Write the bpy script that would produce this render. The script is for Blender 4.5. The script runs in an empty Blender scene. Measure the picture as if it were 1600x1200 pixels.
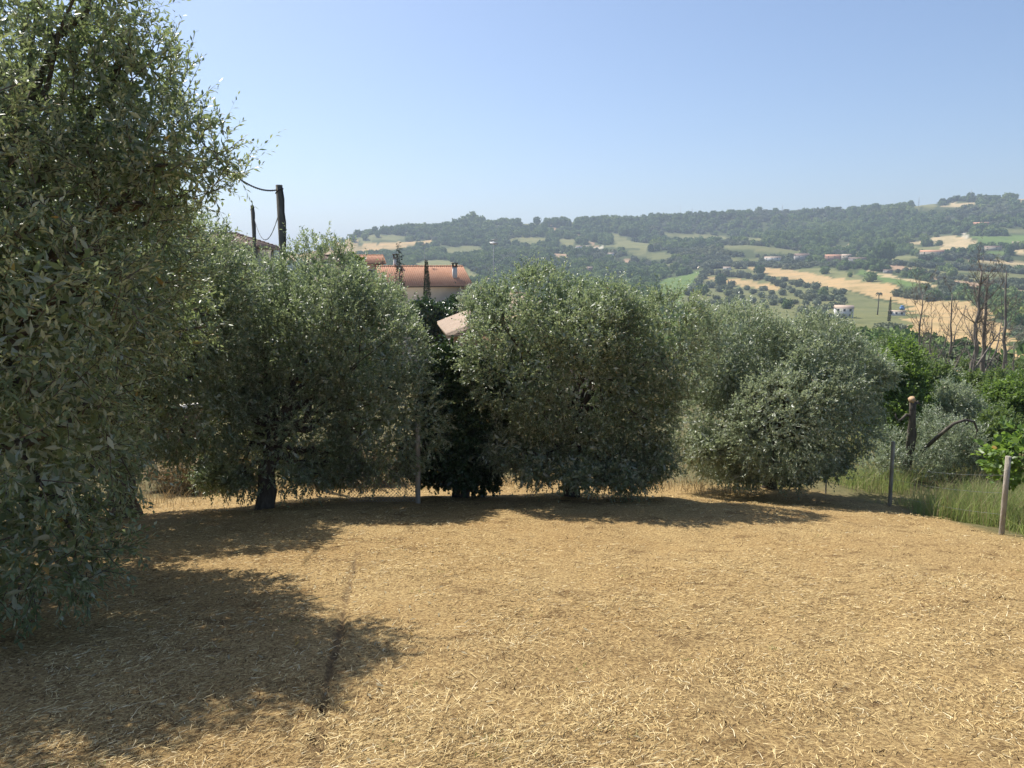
import bpy, math, random
import numpy as np
from mathutils import Vector
R = math.radians
SC = bpy.context.scene
COL = SC.collection
# ------------------------------------------------------------------ camera, world, sun, exposure
CAMZ, PITCH, FPX = 1.65, R(9.3), 1164.0
cam_d = bpy.data.cameras.new('camera'); cam = bpy.data.objects.new('camera', cam_d); COL.objects.link(cam)
cam.location = (0, 0, CAMZ); cam.rotation_euler = (math.pi/2 - PITCH, 0, 0)
cam_d.sensor_width = 36; cam_d.lens = FPX/1600*36; cam_d.clip_start = .05; cam_d.clip_end = 60000
SC.camera = cam
SUN = Vector((-.52, .64, 1.12)).normalized()          # direction towards the sun
SUN_EL = math.asin(SUN.z); SUN_AZ = math.atan2(SUN.x, SUN.y)
w = bpy.data.worlds.new('World'); SC.world = w; w.use_nodes = True
nt = w.node_tree; bg = nt.nodes['Background']
sky = nt.nodes.new('ShaderNodeTexSky'); sky.sky_type = 'NISHITA'; sky.sun_disc = False
sky.sun_elevation = SUN_EL; sky.sun_rotation = SUN_AZ; sky.altitude = 200
sky.air_density = .9; sky.dust_density = 1.5; sky.ozone_density = 4.0
nt.links.new(sky.outputs[0], bg.inputs[0]); bg.inputs[1].default_value = .108
sl = bpy.data.lights.new('sun', 'SUN'); sl.energy = 4.8; sl.angle = R(.5); sl.color = (1, .945, .86)
so = bpy.data.objects.new('sun', sl); COL.objects.link(so); so.rotation_euler = SUN.to_track_quat('Z', 'Y').to_euler()
so.location = (-30, 30, 60)
vs = SC.view_settings; vs.view_transform = 'Standard'; vs.look = 'None'; vs.exposure = 0.5; vs.gamma = 1
SC.cycles.max_bounces = 6; SC.cycles.diffuse_bounces = 3; SC.cycles.glossy_bounces = 2
SC.cycles.transmission_bounces = 3; SC.cycles.transparent_max_bounces = 8; SC.cycles.volume_bounces = 0
SC.cycles.caustics_reflective = False; SC.cycles.caustics_refractive = False
SC.cycles.use_denoising = True; SC.cycles.denoiser = 'OPENIMAGEDENOISE'; SC.cycles.denoising_prefilter = 'ACCURATE'

# ------------------------------------------------------------------ helpers: noise, terrain, pixels
def _h(ix, iy, s):
    n = (ix.astype(np.int64)*374761393 + iy.astype(np.int64)*668265263 + s*982451653) & 0xffffffff
    n = ((n ^ (n >> 13))*1274126177) & 0xffffffff
    return ((n ^ (n >> 16)) & 0xffff)/65535.0
def noise(x, y, s=0):
    x = np.asarray(x, float); y = np.asarray(y, float)
    ix = np.floor(x); iy = np.floor(y); fx = x-ix; fy = y-iy
    fx = fx*fx*(3-2*fx); fy = fy*fy*(3-2*fy)
    a = _h(ix, iy, s)*(1-fx)+_h(ix+1, iy, s)*fx; b = _h(ix, iy+1, s)*(1-fx)+_h(ix+1, iy+1, s)*fx
    return (a*(1-fy)+b*fy)*2-1
def sstep(a, b, x):
    t = np.clip((x-a)/(b-a), 0, 1); return t*t*(3-2*t)
def px_ray(px, py):
    X = (px-800)/FPX; Y = (600-py)/FPX
    c, s = math.cos(PITCH), math.sin(PITCH)
    return np.array([X, c+Y*s, Y*c-s])
def at_r(px, py, r):                       # the point seen at a photo pixel, r metres away on the level
    d = px_ray(px, py); k = r/math.hypot(d[0], d[1]); return np.array([d[0]*k, d[1]*k, CAMZ+d[2]*k])
def at_y(px, py, y):
    d = px_ray(px, py); k = y/d[1]; return np.array([d[0]*k, y, CAMZ+d[2]*k])
def project(P):
    P = np.asarray(P); c, s = math.cos(PITCH), math.sin(PITCH)
    dz = P[..., 2]-CAMZ; dep = P[..., 1]*c-dz*s; up = P[..., 1]*s+dz*c
    return 800+FPX*P[..., 0]/dep, 600-FPX*up/dep, dep
RT = [0, 14, 20, 28, 45, 60, 100, 150, 220, 300, 450, 600, 800, 1000, 1300, 1600, 2000, 2500]
TT = [.318, .318, .245, .195, .168, .158, .143, .127, .109, .095, .072, .052, .030, .012, -.015, -.042, -.078, -.105]
SKX = [-600, 0, 300, 470, 500, 540, 600, 660, 720, 800, 860, 910, 1000, 1060, 1130, 1200, 1260, 1340, 1420, 1460, 1510, 1600, 1900]
SKY_ = [399, 399, 399, 396, 389, 374, 363, 356, 353, 350, 349, 347, 345, 341, 337, 333, 333, 331, 322, 318, 312, 310, 315]
SKA, SKT = [], []
for a, b in zip(SKX, SKY_):
    d = px_ray(a, b); SKA.append(math.atan2(d[0], d[1])); SKT.append(-d[2]/math.hypot(d[0], d[1]))
def T(x, y, fine=True):
    x = np.asarray(x, float); y = np.asarray(y, float)
    r = np.hypot(x, y)+1e-6; az = np.arctan2(x, y)
    near = np.where(y > 0, -.2*y, 6*(1-np.exp(np.minimum(y, 0)/30)))
    t = np.interp(r, RT, TT)
    bump = .010*noise(x/210, y/210, 3)+.005*noise(x/90, y/90, 4)
    t = t+bump*sstep(250, 700, r)
    sk = np.interp(az, SKA, SKT)
    # the ridge: the land climbs until it meets the skyline, then falls away behind it
    rr = np.interp(-sk, -np.array(TT[1:]), RT[1:])
    over = np.maximum(r-rr, 0)
    zfar = CAMZ-r*np.maximum(t, sk)-sstep(0, 900, over)*(60+np.maximum(0, -sk*rr)*1.1)-over*np.maximum(0, -sk)*.9
    zfar = np.maximum(zfar, -70)
    back = sstep(-.2, .35, y/r)
    zf = zfar*back+near*(1-back)
    k = sstep(9, 17, r)
    z = near*(1-k)+zf*k
    if fine:
        f = 1-sstep(14, 40, r)
        z = z+f*(.035*noise(x/.9, y/.9, 7)+.018*noise(x/.35, y/.35, 8)+.010*noise(x/.14, y/.14, 9)+.05*noise(x/3, y/3, 6))
    return z
def ground_at(px, py, r0=2.0, r1=2600):
    d = px_ray(px, py); h = math.hypot(d[0], d[1]); rs = np.exp(np.linspace(math.log(r0), math.log(r1), 2500))
    k = rs/h; z = CAMZ+d[2]*k; g = T(d[0]*k, d[1]*k, False)
    i = np.argmax(z <= g) if np.any(z <= g) else len(rs)-1
    return np.array([d[0]*k[i], d[1]*k[i], g[i]])

# ------------------------------------------------------------------ helpers: meshes and objects
def np_mesh(name, V, faces, mats, smooth=False, midx=None):
    V = np.asarray(V, np.float32).reshape(-1, 3)
    if not isinstance(faces, list): faces = [faces]
    faces = [np.asarray(f, np.int32) for f in faces if len(f)]
    me = bpy.data.meshes.new(name); me.vertices.add(len(V)); me.vertices.foreach_set('co', V.ravel())
    nl = sum(f.size for f in faces); npoly = sum(len(f) for f in faces)
    me.loops.add(nl); me.polygons.add(npoly)
    me.loops.foreach_set('vertex_index', np.concatenate([f.ravel() for f in faces]))
    tot = np.concatenate([np.full(len(f), f.shape[1], np.int32) for f in faces])
    st = np.concatenate([[0], np.cumsum(tot)[:-1]]).astype(np.int32)
    me.polygons.foreach_set('loop_start', st); me.polygons.foreach_set('loop_total', tot)
    if smooth: me.polygons.foreach_set('use_smooth', np.ones(npoly, bool))
    for m in (mats if isinstance(mats, (list, tuple)) else [mats]): me.materials.append(m)
    if midx is not None: me.polygons.foreach_set('material_index', np.asarray(midx, np.int32))
    me.update(calc_edges=True); return me
class MB:                                   # collects solid pieces of ONE thing or part
    def __init__(s): s.v = []; s.f3 = []; s.f4 = []; s.n = 0
    def add(s, V, F):
        V = np.asarray(V, float).reshape(-1, 3); s.v.append(V)
        for f in F:
            (s.f4 if len(f) == 4 else s.f3).append([i+s.n for i in f])
        s.n += len(V)
    def box(s, c, sz, rz=0):
        x, y, z = [q/2 for q in sz]; P = np.array([[-x,-y,-z],[x,-y,-z],[x,y,-z],[-x,y,-z],[-x,-y,z],[x,-y,z],[x,y,z],[-x,y,z]])
        ca, sa = math.cos(rz), math.sin(rz); P = np.stack([P[:,0]*ca-P[:,1]*sa, P[:,0]*sa+P[:,1]*ca, P[:,2]], 1)+np.array(c)
        s.add(P, [[0,3,2,1],[4,5,6,7],[0,1,5,4],[1,2,6,5],[2,3,7,6],[3,0,4,7]])
    def tube(s, path, rad, n=8, cap=True, rough=0, rng=None):
        path = np.asarray(path, float); m = len(path); rad = np.broadcast_to(rad, (m,))
        tan = np.gradient(path, axis=0); tan /= np.linalg.norm(tan, axis=1)[:, None]+1e-9
        ref = np.array([0, 0, 1.]) if abs(tan[0][2]) < .9 else np.array([1., 0, 0])
        rings = []
        for i in range(m):
            u = np.cross(tan[i], ref); u /= np.linalg.norm(u)+1e-9; v = np.cross(u, tan[i])
            a = np.arange(n)*2*math.pi/n
            rr = rad[i]*np.ones(n)
            if rough: rr = rr*(1+rough*(rng.random(n)-.5))
            rings.append(path[i]+(np.cos(a)*rr)[:, None]*u+(np.sin(a)*rr)[:, None]*v)
        F = []
        for i in range(m-1):
            for k in range(n):
                F.append([i*n+k, i*n+(k+1) % n, (i+1)*n+(k+1) % n, (i+1)*n+k])
        V = np.concatenate(rings)
        if cap:
            V = np.concatenate([V, path[:1], path[-1:]])
            for k in range(n):
                F.append([m*n, (k+1) % n, k]); F.append([m*n+1, (m-1)*n+k, (m-1)*n+(k+1) % n])
        s.add(V, F)
    def mesh(s, name, mat, smooth=False):
        return np_mesh(name, np.concatenate(s.v), [np.array(s.f3, np.int32).reshape(-1, 3), np.array(s.f4, np.int32).reshape(-1, 4)], mat, smooth)
def link(name, me, parent=None, loc=(0, 0, 0), rz=0):
    o = bpy.data.objects.new(name, me); COL.objects.link(o); o.location = loc; o.rotation_euler = (0, 0, rz)
    if parent is not None: o.parent = parent
    return o
def tag(o, label=None, cat=None, group=None, kind=None):
    for k, v in (('label', label), ('category', cat), ('group', group), ('kind', kind)):
        if v: o[k] = v
    return o
def thing(name, label, cat, loc, rz=0, group=None):
    o = link(name, None, None, tuple(float(q) for q in loc), rz); return tag(o, label, cat, group)

# ------------------------------------------------------------------ materials
def mat(name):
    m = bpy.data.materials.new(name); m.use_nodes = True; return m, m.node_tree, m.node_tree.nodes['Principled BSDF']
def nd(nt, t, **kw):
    n = nt.nodes.new(t)
    for k, v in kw.items():
        if k in n.inputs.keys() if isinstance(k, str) else False: n.inputs[k].default_value = v
        else: setattr(n, k, v)
    return n
def ramp(nt, fac, stops, interp='LINEAR'):
    r = nt.nodes.new('ShaderNodeValToRGB'); r.color_ramp.interpolation = interp
    e = r.color_ramp.elements
    while len(e) < len(stops): e.new(.5)
    for q, (p, c) in zip(e, stops): q.position = p; q.color = (*c, 1)
    nt.links.new(fac, r.inputs[0]); return r.outputs[0]
def mixc(nt, fac, a, b, mode='MIX'):
    m = nt.nodes.new('ShaderNodeMix'); m.data_type = 'RGBA'; m.blend_type = mode
    for s, v in ((m.inputs[0], fac), (m.inputs[6], a), (m.inputs[7], b)):
        if hasattr(v, 'links') or isinstance(v, bpy.types.NodeSocket): nt.links.new(v, s)
        elif isinstance(v, tuple): s.default_value = (*v, 1)
        else: s.default_value = v
    return m.outputs[2]
def ntex(nt, scale, detail=4, rough=.55, coord='Object', vec=None):
    n = nt.nodes.new('ShaderNodeTexNoise'); n.inputs['Scale'].default_value = scale
    n.inputs['Detail'].default_value = detail; n.inputs['Roughness'].default_value = rough
    if vec is None:
        tc = nt.nodes.new('ShaderNodeTexCoord'); vec = tc.outputs[coord]
    nt.links.new(vec, n.inputs['Vector']); return n.outputs[0]
def bump(nt, b, h, dist=.02, strength=.6):
    n = nt.nodes.new('ShaderNodeBump'); n.inputs['Distance'].default_value = dist; n.inputs['Strength'].default_value = strength
    nt.links.new(h, n.inputs['Height']); nt.links.new(n.outputs[0], b.inputs['Normal'])
def simple(name, c1, c2, scale=3, rough=.85, bmp=0, spec=.3):
    m, t, b = mat(name); f = ntex(t, scale, 5)
    t.links.new(ramp(t, f, [(.3, c1), (.7, c2)]), b.inputs['Base Color']); b.inputs['Roughness'].default_value = rough
    b.inputs['Specular IOR Level'].default_value = spec
    if bmp: bump(t, b, ntex(t, scale*6, 4), bmp)
    return m
def leaf_mat(name, top, under, rough=.42, transl=.25, tcol=None, yellow=0., spec=.5, island=True):
    """two-sided leaf: each leaf has its own shade; the underside has its own colour; light passes through a little"""
    m, t, b = mat(name); L = t.links
    if island: rnd = t.nodes.new('ShaderNodeNewGeometry').outputs['Random Per Island']
    else: rnd = t.nodes.new('ShaderNodeObjectInfo').outputs['Random']
    lo = tuple(q*.62 for q in top); hi = tuple(min(1, q*1.45) for q in top)
    stops = [(0, lo), (.5, top), (.97-yellow, hi)]
    if yellow: stops += [(1-yellow, hi), (1-yellow*.9, (.42, .27, .05)), (1, (.34, .18, .04))]
    ct = ramp(t, rnd, stops)
    lo2 = tuple(q*.75 for q in under); hi2 = tuple(min(1, q*1.25) for q in under)
    cu = ramp(t, rnd, [(0, lo2), (1, hi2)])
    geo = t.nodes.new('ShaderNodeNewGeometry')
    c = mixc(t, geo.outputs['Backfacing'], ct, cu)
    L.new(c, b.inputs['Base Color']); b.inputs['Roughness'].default_value = rough; b.inputs['Specular IOR Level'].default_value = spec
    tr = t.nodes.new('ShaderNodeBsdfTranslucent')
    tcol = tcol or tuple(min(1, q*2.2) for q in top)
    tr.inputs[0].default_value = (*tcol, 1)
    mx = t.nodes.new('ShaderNodeMixShader'); mx.inputs[0].default_value = transl
    L.new(b.outputs[0], mx.inputs[1]); L.new(tr.outputs[0], mx.inputs[2])
    L.new(mx.outputs[0], t.nodes['Material Output'].inputs[0]); return m
M = {}
M['olive'] = leaf_mat('olive_leaf', (.155, .200, .108), (.45, .49, .39), .43, .32, (.40, .50, .21), .010, .95)
M['olive_near'] = leaf_mat('olive_leaf_near', (.140, .185, .092), (.42, .455, .35), .40, .32, (.38, .48, .17), .02, .55)
M['olive_leaf_single'] = leaf_mat('olive_leaf_single', (.140, .185, .092), (.42, .455, .35), .40, .32, (.38, .48, .17), .03, .55, island=False)
M['olive_pale'] = leaf_mat('olive_leaf_pale', (.190, .235, .145), (.52, .56, .46), .43, .34, (.45, .53, .27), .004, .95)
M['laurel'] = leaf_mat('glossy_dark_leaf', (.040, .075, .028), (.07, .11, .05), .30, .15, (.09, .17, .03), 0, .6)
M['green'] = leaf_mat('fresh_green_leaf', (.110, .175, .045), (.16, .22, .08), .5, .36, (.28, .42, .07), 0)
M['fig'] = leaf_mat('broad_green_leaf', (.110, .185, .040), (.17, .24, .09), .45, .36, (.30, .47, .07), .01)
M['fig_single'] = leaf_mat('broad_green_leaf_single', (.110, .185, .040), (.17, .24, .09), .45, .36, (.30, .47, .07), 0, .5, island=False)
M['scrub'] = leaf_mat('scrub_leaf', (.115, .165, .052), (.20, .25, .13), .5, .32, (.26, .36, .08), .01)
M['cypress'] = leaf_mat('cypress_foliage', (.022, .042, .018), (.03, .05, .02), .6, .08, (.04, .08, .02), 0)
M['drybrush'] = leaf_mat('dry_brush', (.44, .35, .22), (.48, .39, .26), .7, .2, (.4, .3, .15), 0, .2)
M['grass'] = leaf_mat('tall_grass', (.215, .28, .095), (.24, .31, .11), .5, .38, (.42, .50, .16), 0, .3)
M['drygrass'] = leaf_mat('dry_grass', (.52, .44, .27), (.52, .44, .27), .6, .25, (.42, .33, .16), 0, .2)
def hill_leaf(name, a, b_, c):
    m, t, b = mat(name); oi = t.nodes.new('ShaderNodeObjectInfo'); f = ntex(t, .011, 3, .6, vec=oi.outputs['Location'])
    col = ramp(t, oi.outputs['Random'], [(0, a), (.55, b_), (1, c)])
    col = mixc(t, .85, col, ramp(t, f, [(.32, (.70, .80, .80)), (.5, (1, 1, 1)), (.68, (1.35, 1.22, .85))]), 'MULTIPLY')
    t.links.new(col, b.inputs['Base Color']); b.inputs['Roughness'].default_value = .75; b.inputs['Specular IOR Level'].default_value = .2
    tr = t.nodes.new('ShaderNodeBsdfTranslucent'); t.links.new(col, tr.inputs[0]); mx = t.nodes.new('ShaderNodeMixShader'); mx.inputs[0].default_value = .2
    t.links.new(b.outputs[0], mx.inputs[1]); t.links.new(tr.outputs[0], mx.inputs[2]); t.links.new(mx.outputs[0], t.nodes['Material Output'].inputs[0]); return m
M['hill_tree'] = hill_leaf('hill_tree_foliage', (.085, .140, .042), (.155, .235, .068), (.23, .30, .10))
M['hill_olive'] = hill_leaf('hill_olive_foliage', (.12, .15, .082), (.17, .205, .118), (.23, .255, .165))
def straw_mat():
    m, t, b = mat('straw'); rnd = t.nodes.new('ShaderNodeNewGeometry').outputs['Random Per Island']
    c = ramp(t, rnd, [(0, (.14, .092, .044)), (.25, (.37, .258, .112)), (.6, (.62, .46, .205)), (.88, (.75, .595, .30)), (1, (.80, .70, .46))])
    big = ntex(t, .9, 4)
    c = mixc(t, .8, c, ramp(t, big, [(.3, (.66, .58, .52)), (.5, (1, 1, 1)), (.75, (1.0, .96, .92))]), 'MULTIPLY')
    t.links.new(c, b.inputs['Base Color']); b.inputs['Roughness'].default_value = .75; b.inputs['Specular IOR Level'].default_value = .15
    return m
M['straw'] = straw_mat()
def bark_mat(name, c1, c2, s=14):
    m, t, b = mat(name); tc = t.nodes.new('ShaderNodeTexCoord'); mp = t.nodes.new('ShaderNodeMapping')
    mp.inputs['Scale'].default_value = (1, 1, .25); t.links.new(tc.outputs['Object'], mp.inputs[0])
    f = ntex(t, s, 6, .65, vec=mp.outputs[0]); t.links.new(ramp(t, f, [(.3, c1), (.7, c2)]), b.inputs['Base Color'])
    b.inputs['Roughness'].default_value = .9; bump(t, b, f, .03, 1); return m
M['bark'] = bark_mat('olive_bark', (.045, .036, .026), (.16, .135, .105))
M['deadwood'] = bark_mat('dead_grey_wood', (.13, .108, .088), (.30, .262, .222), 8)
M['post'] = bark_mat('weathered_post', (.27, .235, .18), (.50, .45, .37), 20)
M['pole'] = bark_mat('treated_pole', (.085, .075, .055), (.17, .155, .12), 12)
M['cutwood'] = simple('fresh_cut_wood', (.42, .27, .15), (.55, .38, .22), 12)
M['cable'] = simple('black_cable', (.03, .03, .032), (.06, .06, .06), 5, .5)
M['wire'] = simple('galvanised_wire', (.30, .31, .31), (.42, .43, .43), 5, .45, 0, .6); M['wire'].node_tree.nodes['Principled BSDF'].inputs['Metallic'].default_value = .7
M['steel'] = simple('antenna_metal', (.32, .33, .34), (.45, .46, .47), 5, .4)
def tile_mat(name, a, b_, c):
    m, t, b = mat(name); f = ntex(t, 1.6, 6, .7); f2 = ntex(t, 11, 3)
    col = mixc(t, .5, ramp(t, f, [(.25, a), (.5, b_), (.8, c)]), ramp(t, f2, [(.3, a), (.7, c)]))
    t.links.new(col, b.inputs['Base Color']); b.inputs['Roughness'].default_value = .85; return m
M['tile_orange'] = tile_mat('orange_roof_tile', (.46, .20, .105), (.62, .31, .175), (.70, .41, .26))
M['tile_old'] = tile_mat('pale_old_roof_tile', (.38, .26, .18), (.58, .43, .31), (.68, .55, .42))
M['tile_brown'] = tile_mat('brown_roof_tile', (.16, .095, .065), (.25, .16, .115), (.32, .23, .18))
def stucco(name, c):
    return simple(name, tuple(q*.86 for q in c), c, 1.5, .9, .004)
M['pink'] = stucco('pink_stucco', (.60, .38, .27)); M['beige'] = stucco('beige_stucco', (.52, .45, .35))
M['white'] = stucco('white_stucco', (.72, .69, .64)); M['grey'] = stucco('grey_stucco', (.36, .34, .31))
M['salmon'] = stucco('salmon_stucco', (.50, .30, .22)); M['brownwall'] = stucco('brown_rendered_wall', (.22, .145, .085))
M['concrete'] = simple('pale_concrete_coping', (.48, .45, .40), (.62, .58, .52), 6, .9, .004)
M['dark'] = simple('dark_opening', (.02, .02, .022), (.04, .04, .045), 3, .4)
M['glass'] = simple('window_glass', (.025, .03, .035), (.05, .055, .06), 3, .12, 0, .6)
M['wood_dark'] = simple('dark_eave_wood', (.07, .05, .035), (.12, .085, .06), 8)
M['blue'] = simple('blue_tarpaulin', (.10, .22, .48), (.16, .30, .55), 4)

# ------------------------------------------------------------------ the land
rng = np.random.default_rng(11)
TRACK = np.array([ground_at(*p)[:2] for p in ((557, 862), (549, 905), (542, 945), (526, 1015), (507, 1090), (490, 1195))]+[(-.62, 1.6), (-.5, -2)])
def dist_poly(x, y, P):
    best = np.full(np.shape(x), 1e9)
    for a, b in zip(P[:-1], P[1:]):
        ab = b-a; t = np.clip(((x-a[0])*ab[0]+(y-a[1])*ab[1])/(ab@ab), 0, 1)
        best = np.minimum(best, np.hypot(x-a[0]-t*ab[0], y-a[1]-t*ab[1]))
    return best
FENCE_R = np.array([ground_at(*p)[:2] for p in ((1290, 772), (1390, 792), (1565, 832), (1760, 880))])
def off_field(x, y):                        # 0 on the mown plot, 1 beyond its edge
    fx = np.interp(-np.asarray(y), -FENCE_R[::-1, 1][::-1], FENCE_R[:, 0]) if False else None
    yy = FENCE_R[:, 1]; xx = FENCE_R[:, 0]; o = np.argsort(yy)
    edge = np.interp(y, yy[o], xx[o])+.25*noise(np.asarray(x)*1.3, np.asarray(y)*1.3, 21)
    right = sstep(-.15, .25, x-edge)*sstep(5.5, 6.5, y)
    far = sstep(15.2, 16.6, np.hypot(x, y)+.5*noise(np.asarray(x)*.8, np.asarray(y)*.8, 22))
    return np.maximum(right, far)
def track_mask(x, y):
    d = dist_poly(x, y, TRACK); wv = .030+.014*noise(np.asarray(x)*3, np.asarray(y)*3, 31)
    return (1-sstep(wv*.4, wv*1.5, d))*np.clip(.78+.5*noise(np.asarray(x)*2.3, np.asarray(y)*2.3, 33), .4, 1)
def polar_sheet(name, rings, ths, mats, zfun):
    RR, TH = np.meshgrid(rings, ths, indexing='ij'); X = RR*np.sin(TH); Y = RR*np.cos(TH); Z = zfun(X, Y)
    n, m = X.shape; idx = np.arange(n*m).reshape(n, m); nx = np.roll(idx, -1, 1)
    F = np.stack([idx[:-1], idx[1:], nx[1:], nx[:-1]], -1).reshape(-1, 4)
    return np_mesh(name, np.stack([X, Y, Z], -1), F, mats, True), X.ravel(), Y.ravel()
def set_attr(me, name, C):
    a = me.color_attributes.new(name, 'FLOAT_COLOR', 'POINT')
    C = np.concatenate([C, np.ones((len(C), 1))], 1).astype(np.float32); a.data.foreach_set('color', C.ravel())
def near_ground_mat():
    m, t, b = mat('mown_straw_ground'); L = t.links
    at = t.nodes.new('ShaderNodeVertexColor'); at.layer_name = 'mask'
    sp = t.nodes.new('ShaderNodeSeparateColor'); L.new(at.outputs[0], sp.inputs[0])
    f1 = ntex(t, 45, 8, .75); f2 = ntex(t, 3.2, 6, .65); f3 = ntex(t, .55, 3)
    straw = ramp(t, f1, [(.32, (.085, .055, .027)), (.44, (.26, .17, .075)), (.56, (.50, .36, .160)), (.72, (.66, .50, .245))])
    straw = mixc(t, .75, straw, ramp(t, f2, [(.32, (.42, .36, .33)), (.46, (1, 1, 1)), (.75, (1, .97, .93))]), 'MULTIPLY')
    straw = mixc(t, .6, straw, ramp(t, f3, [(.3, (.78, .70, .62)), (.6, (1, 1, 1))]), 'MULTIPLY')
    soil = ramp(t, f1, [(.3, (.055, .038, .024)), (.7, (.17, .12, .070))])
    c = mixc(t, sp.outputs[0], straw, soil)
    g1 = ramp(t, f2, [(.3, (.075, .085, .032)), (.5, (.15, .14, .06)), (.7, (.27, .215, .11))])
    c = mixc(t, sp.outputs[1], c, mixc(t, .5, g1, ramp(t, f1, [(.3, (.05, .05, .022)), (.7, (.24, .20, .10))])))
    L.new(c, b.inputs['Base Color']); b.inputs['Roughness'].default_value = .9; b.inputs['Specular IOR Level'].default_value = .15
    bump(t, b, f1, .02, .9); return m
front = np.concatenate([np.arange(-48, 48.01, .34), np.arange(52, 308, 4.)])
rings = np.concatenate([[.02], np.geomspace(.4, 20, 150), np.geomspace(20.9, 205, 50)])
g_me, gx, gy = polar_sheet('ground', rings, np.radians(front), near_ground_mat(),
                           lambda x, y: T(x, y)-.035*track_mask(x, y)*(np.hypot(x, y) < 16))
set_attr(g_me, 'mask', np.stack([track_mask(gx, gy)*(np.hypot(gx, gy) < 14)*.75, off_field(gx, gy), gx*0], 1))
ground = tag(link('ground', g_me), 'mown plot covered in dry golden straw', None, None, 'structure')

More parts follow.
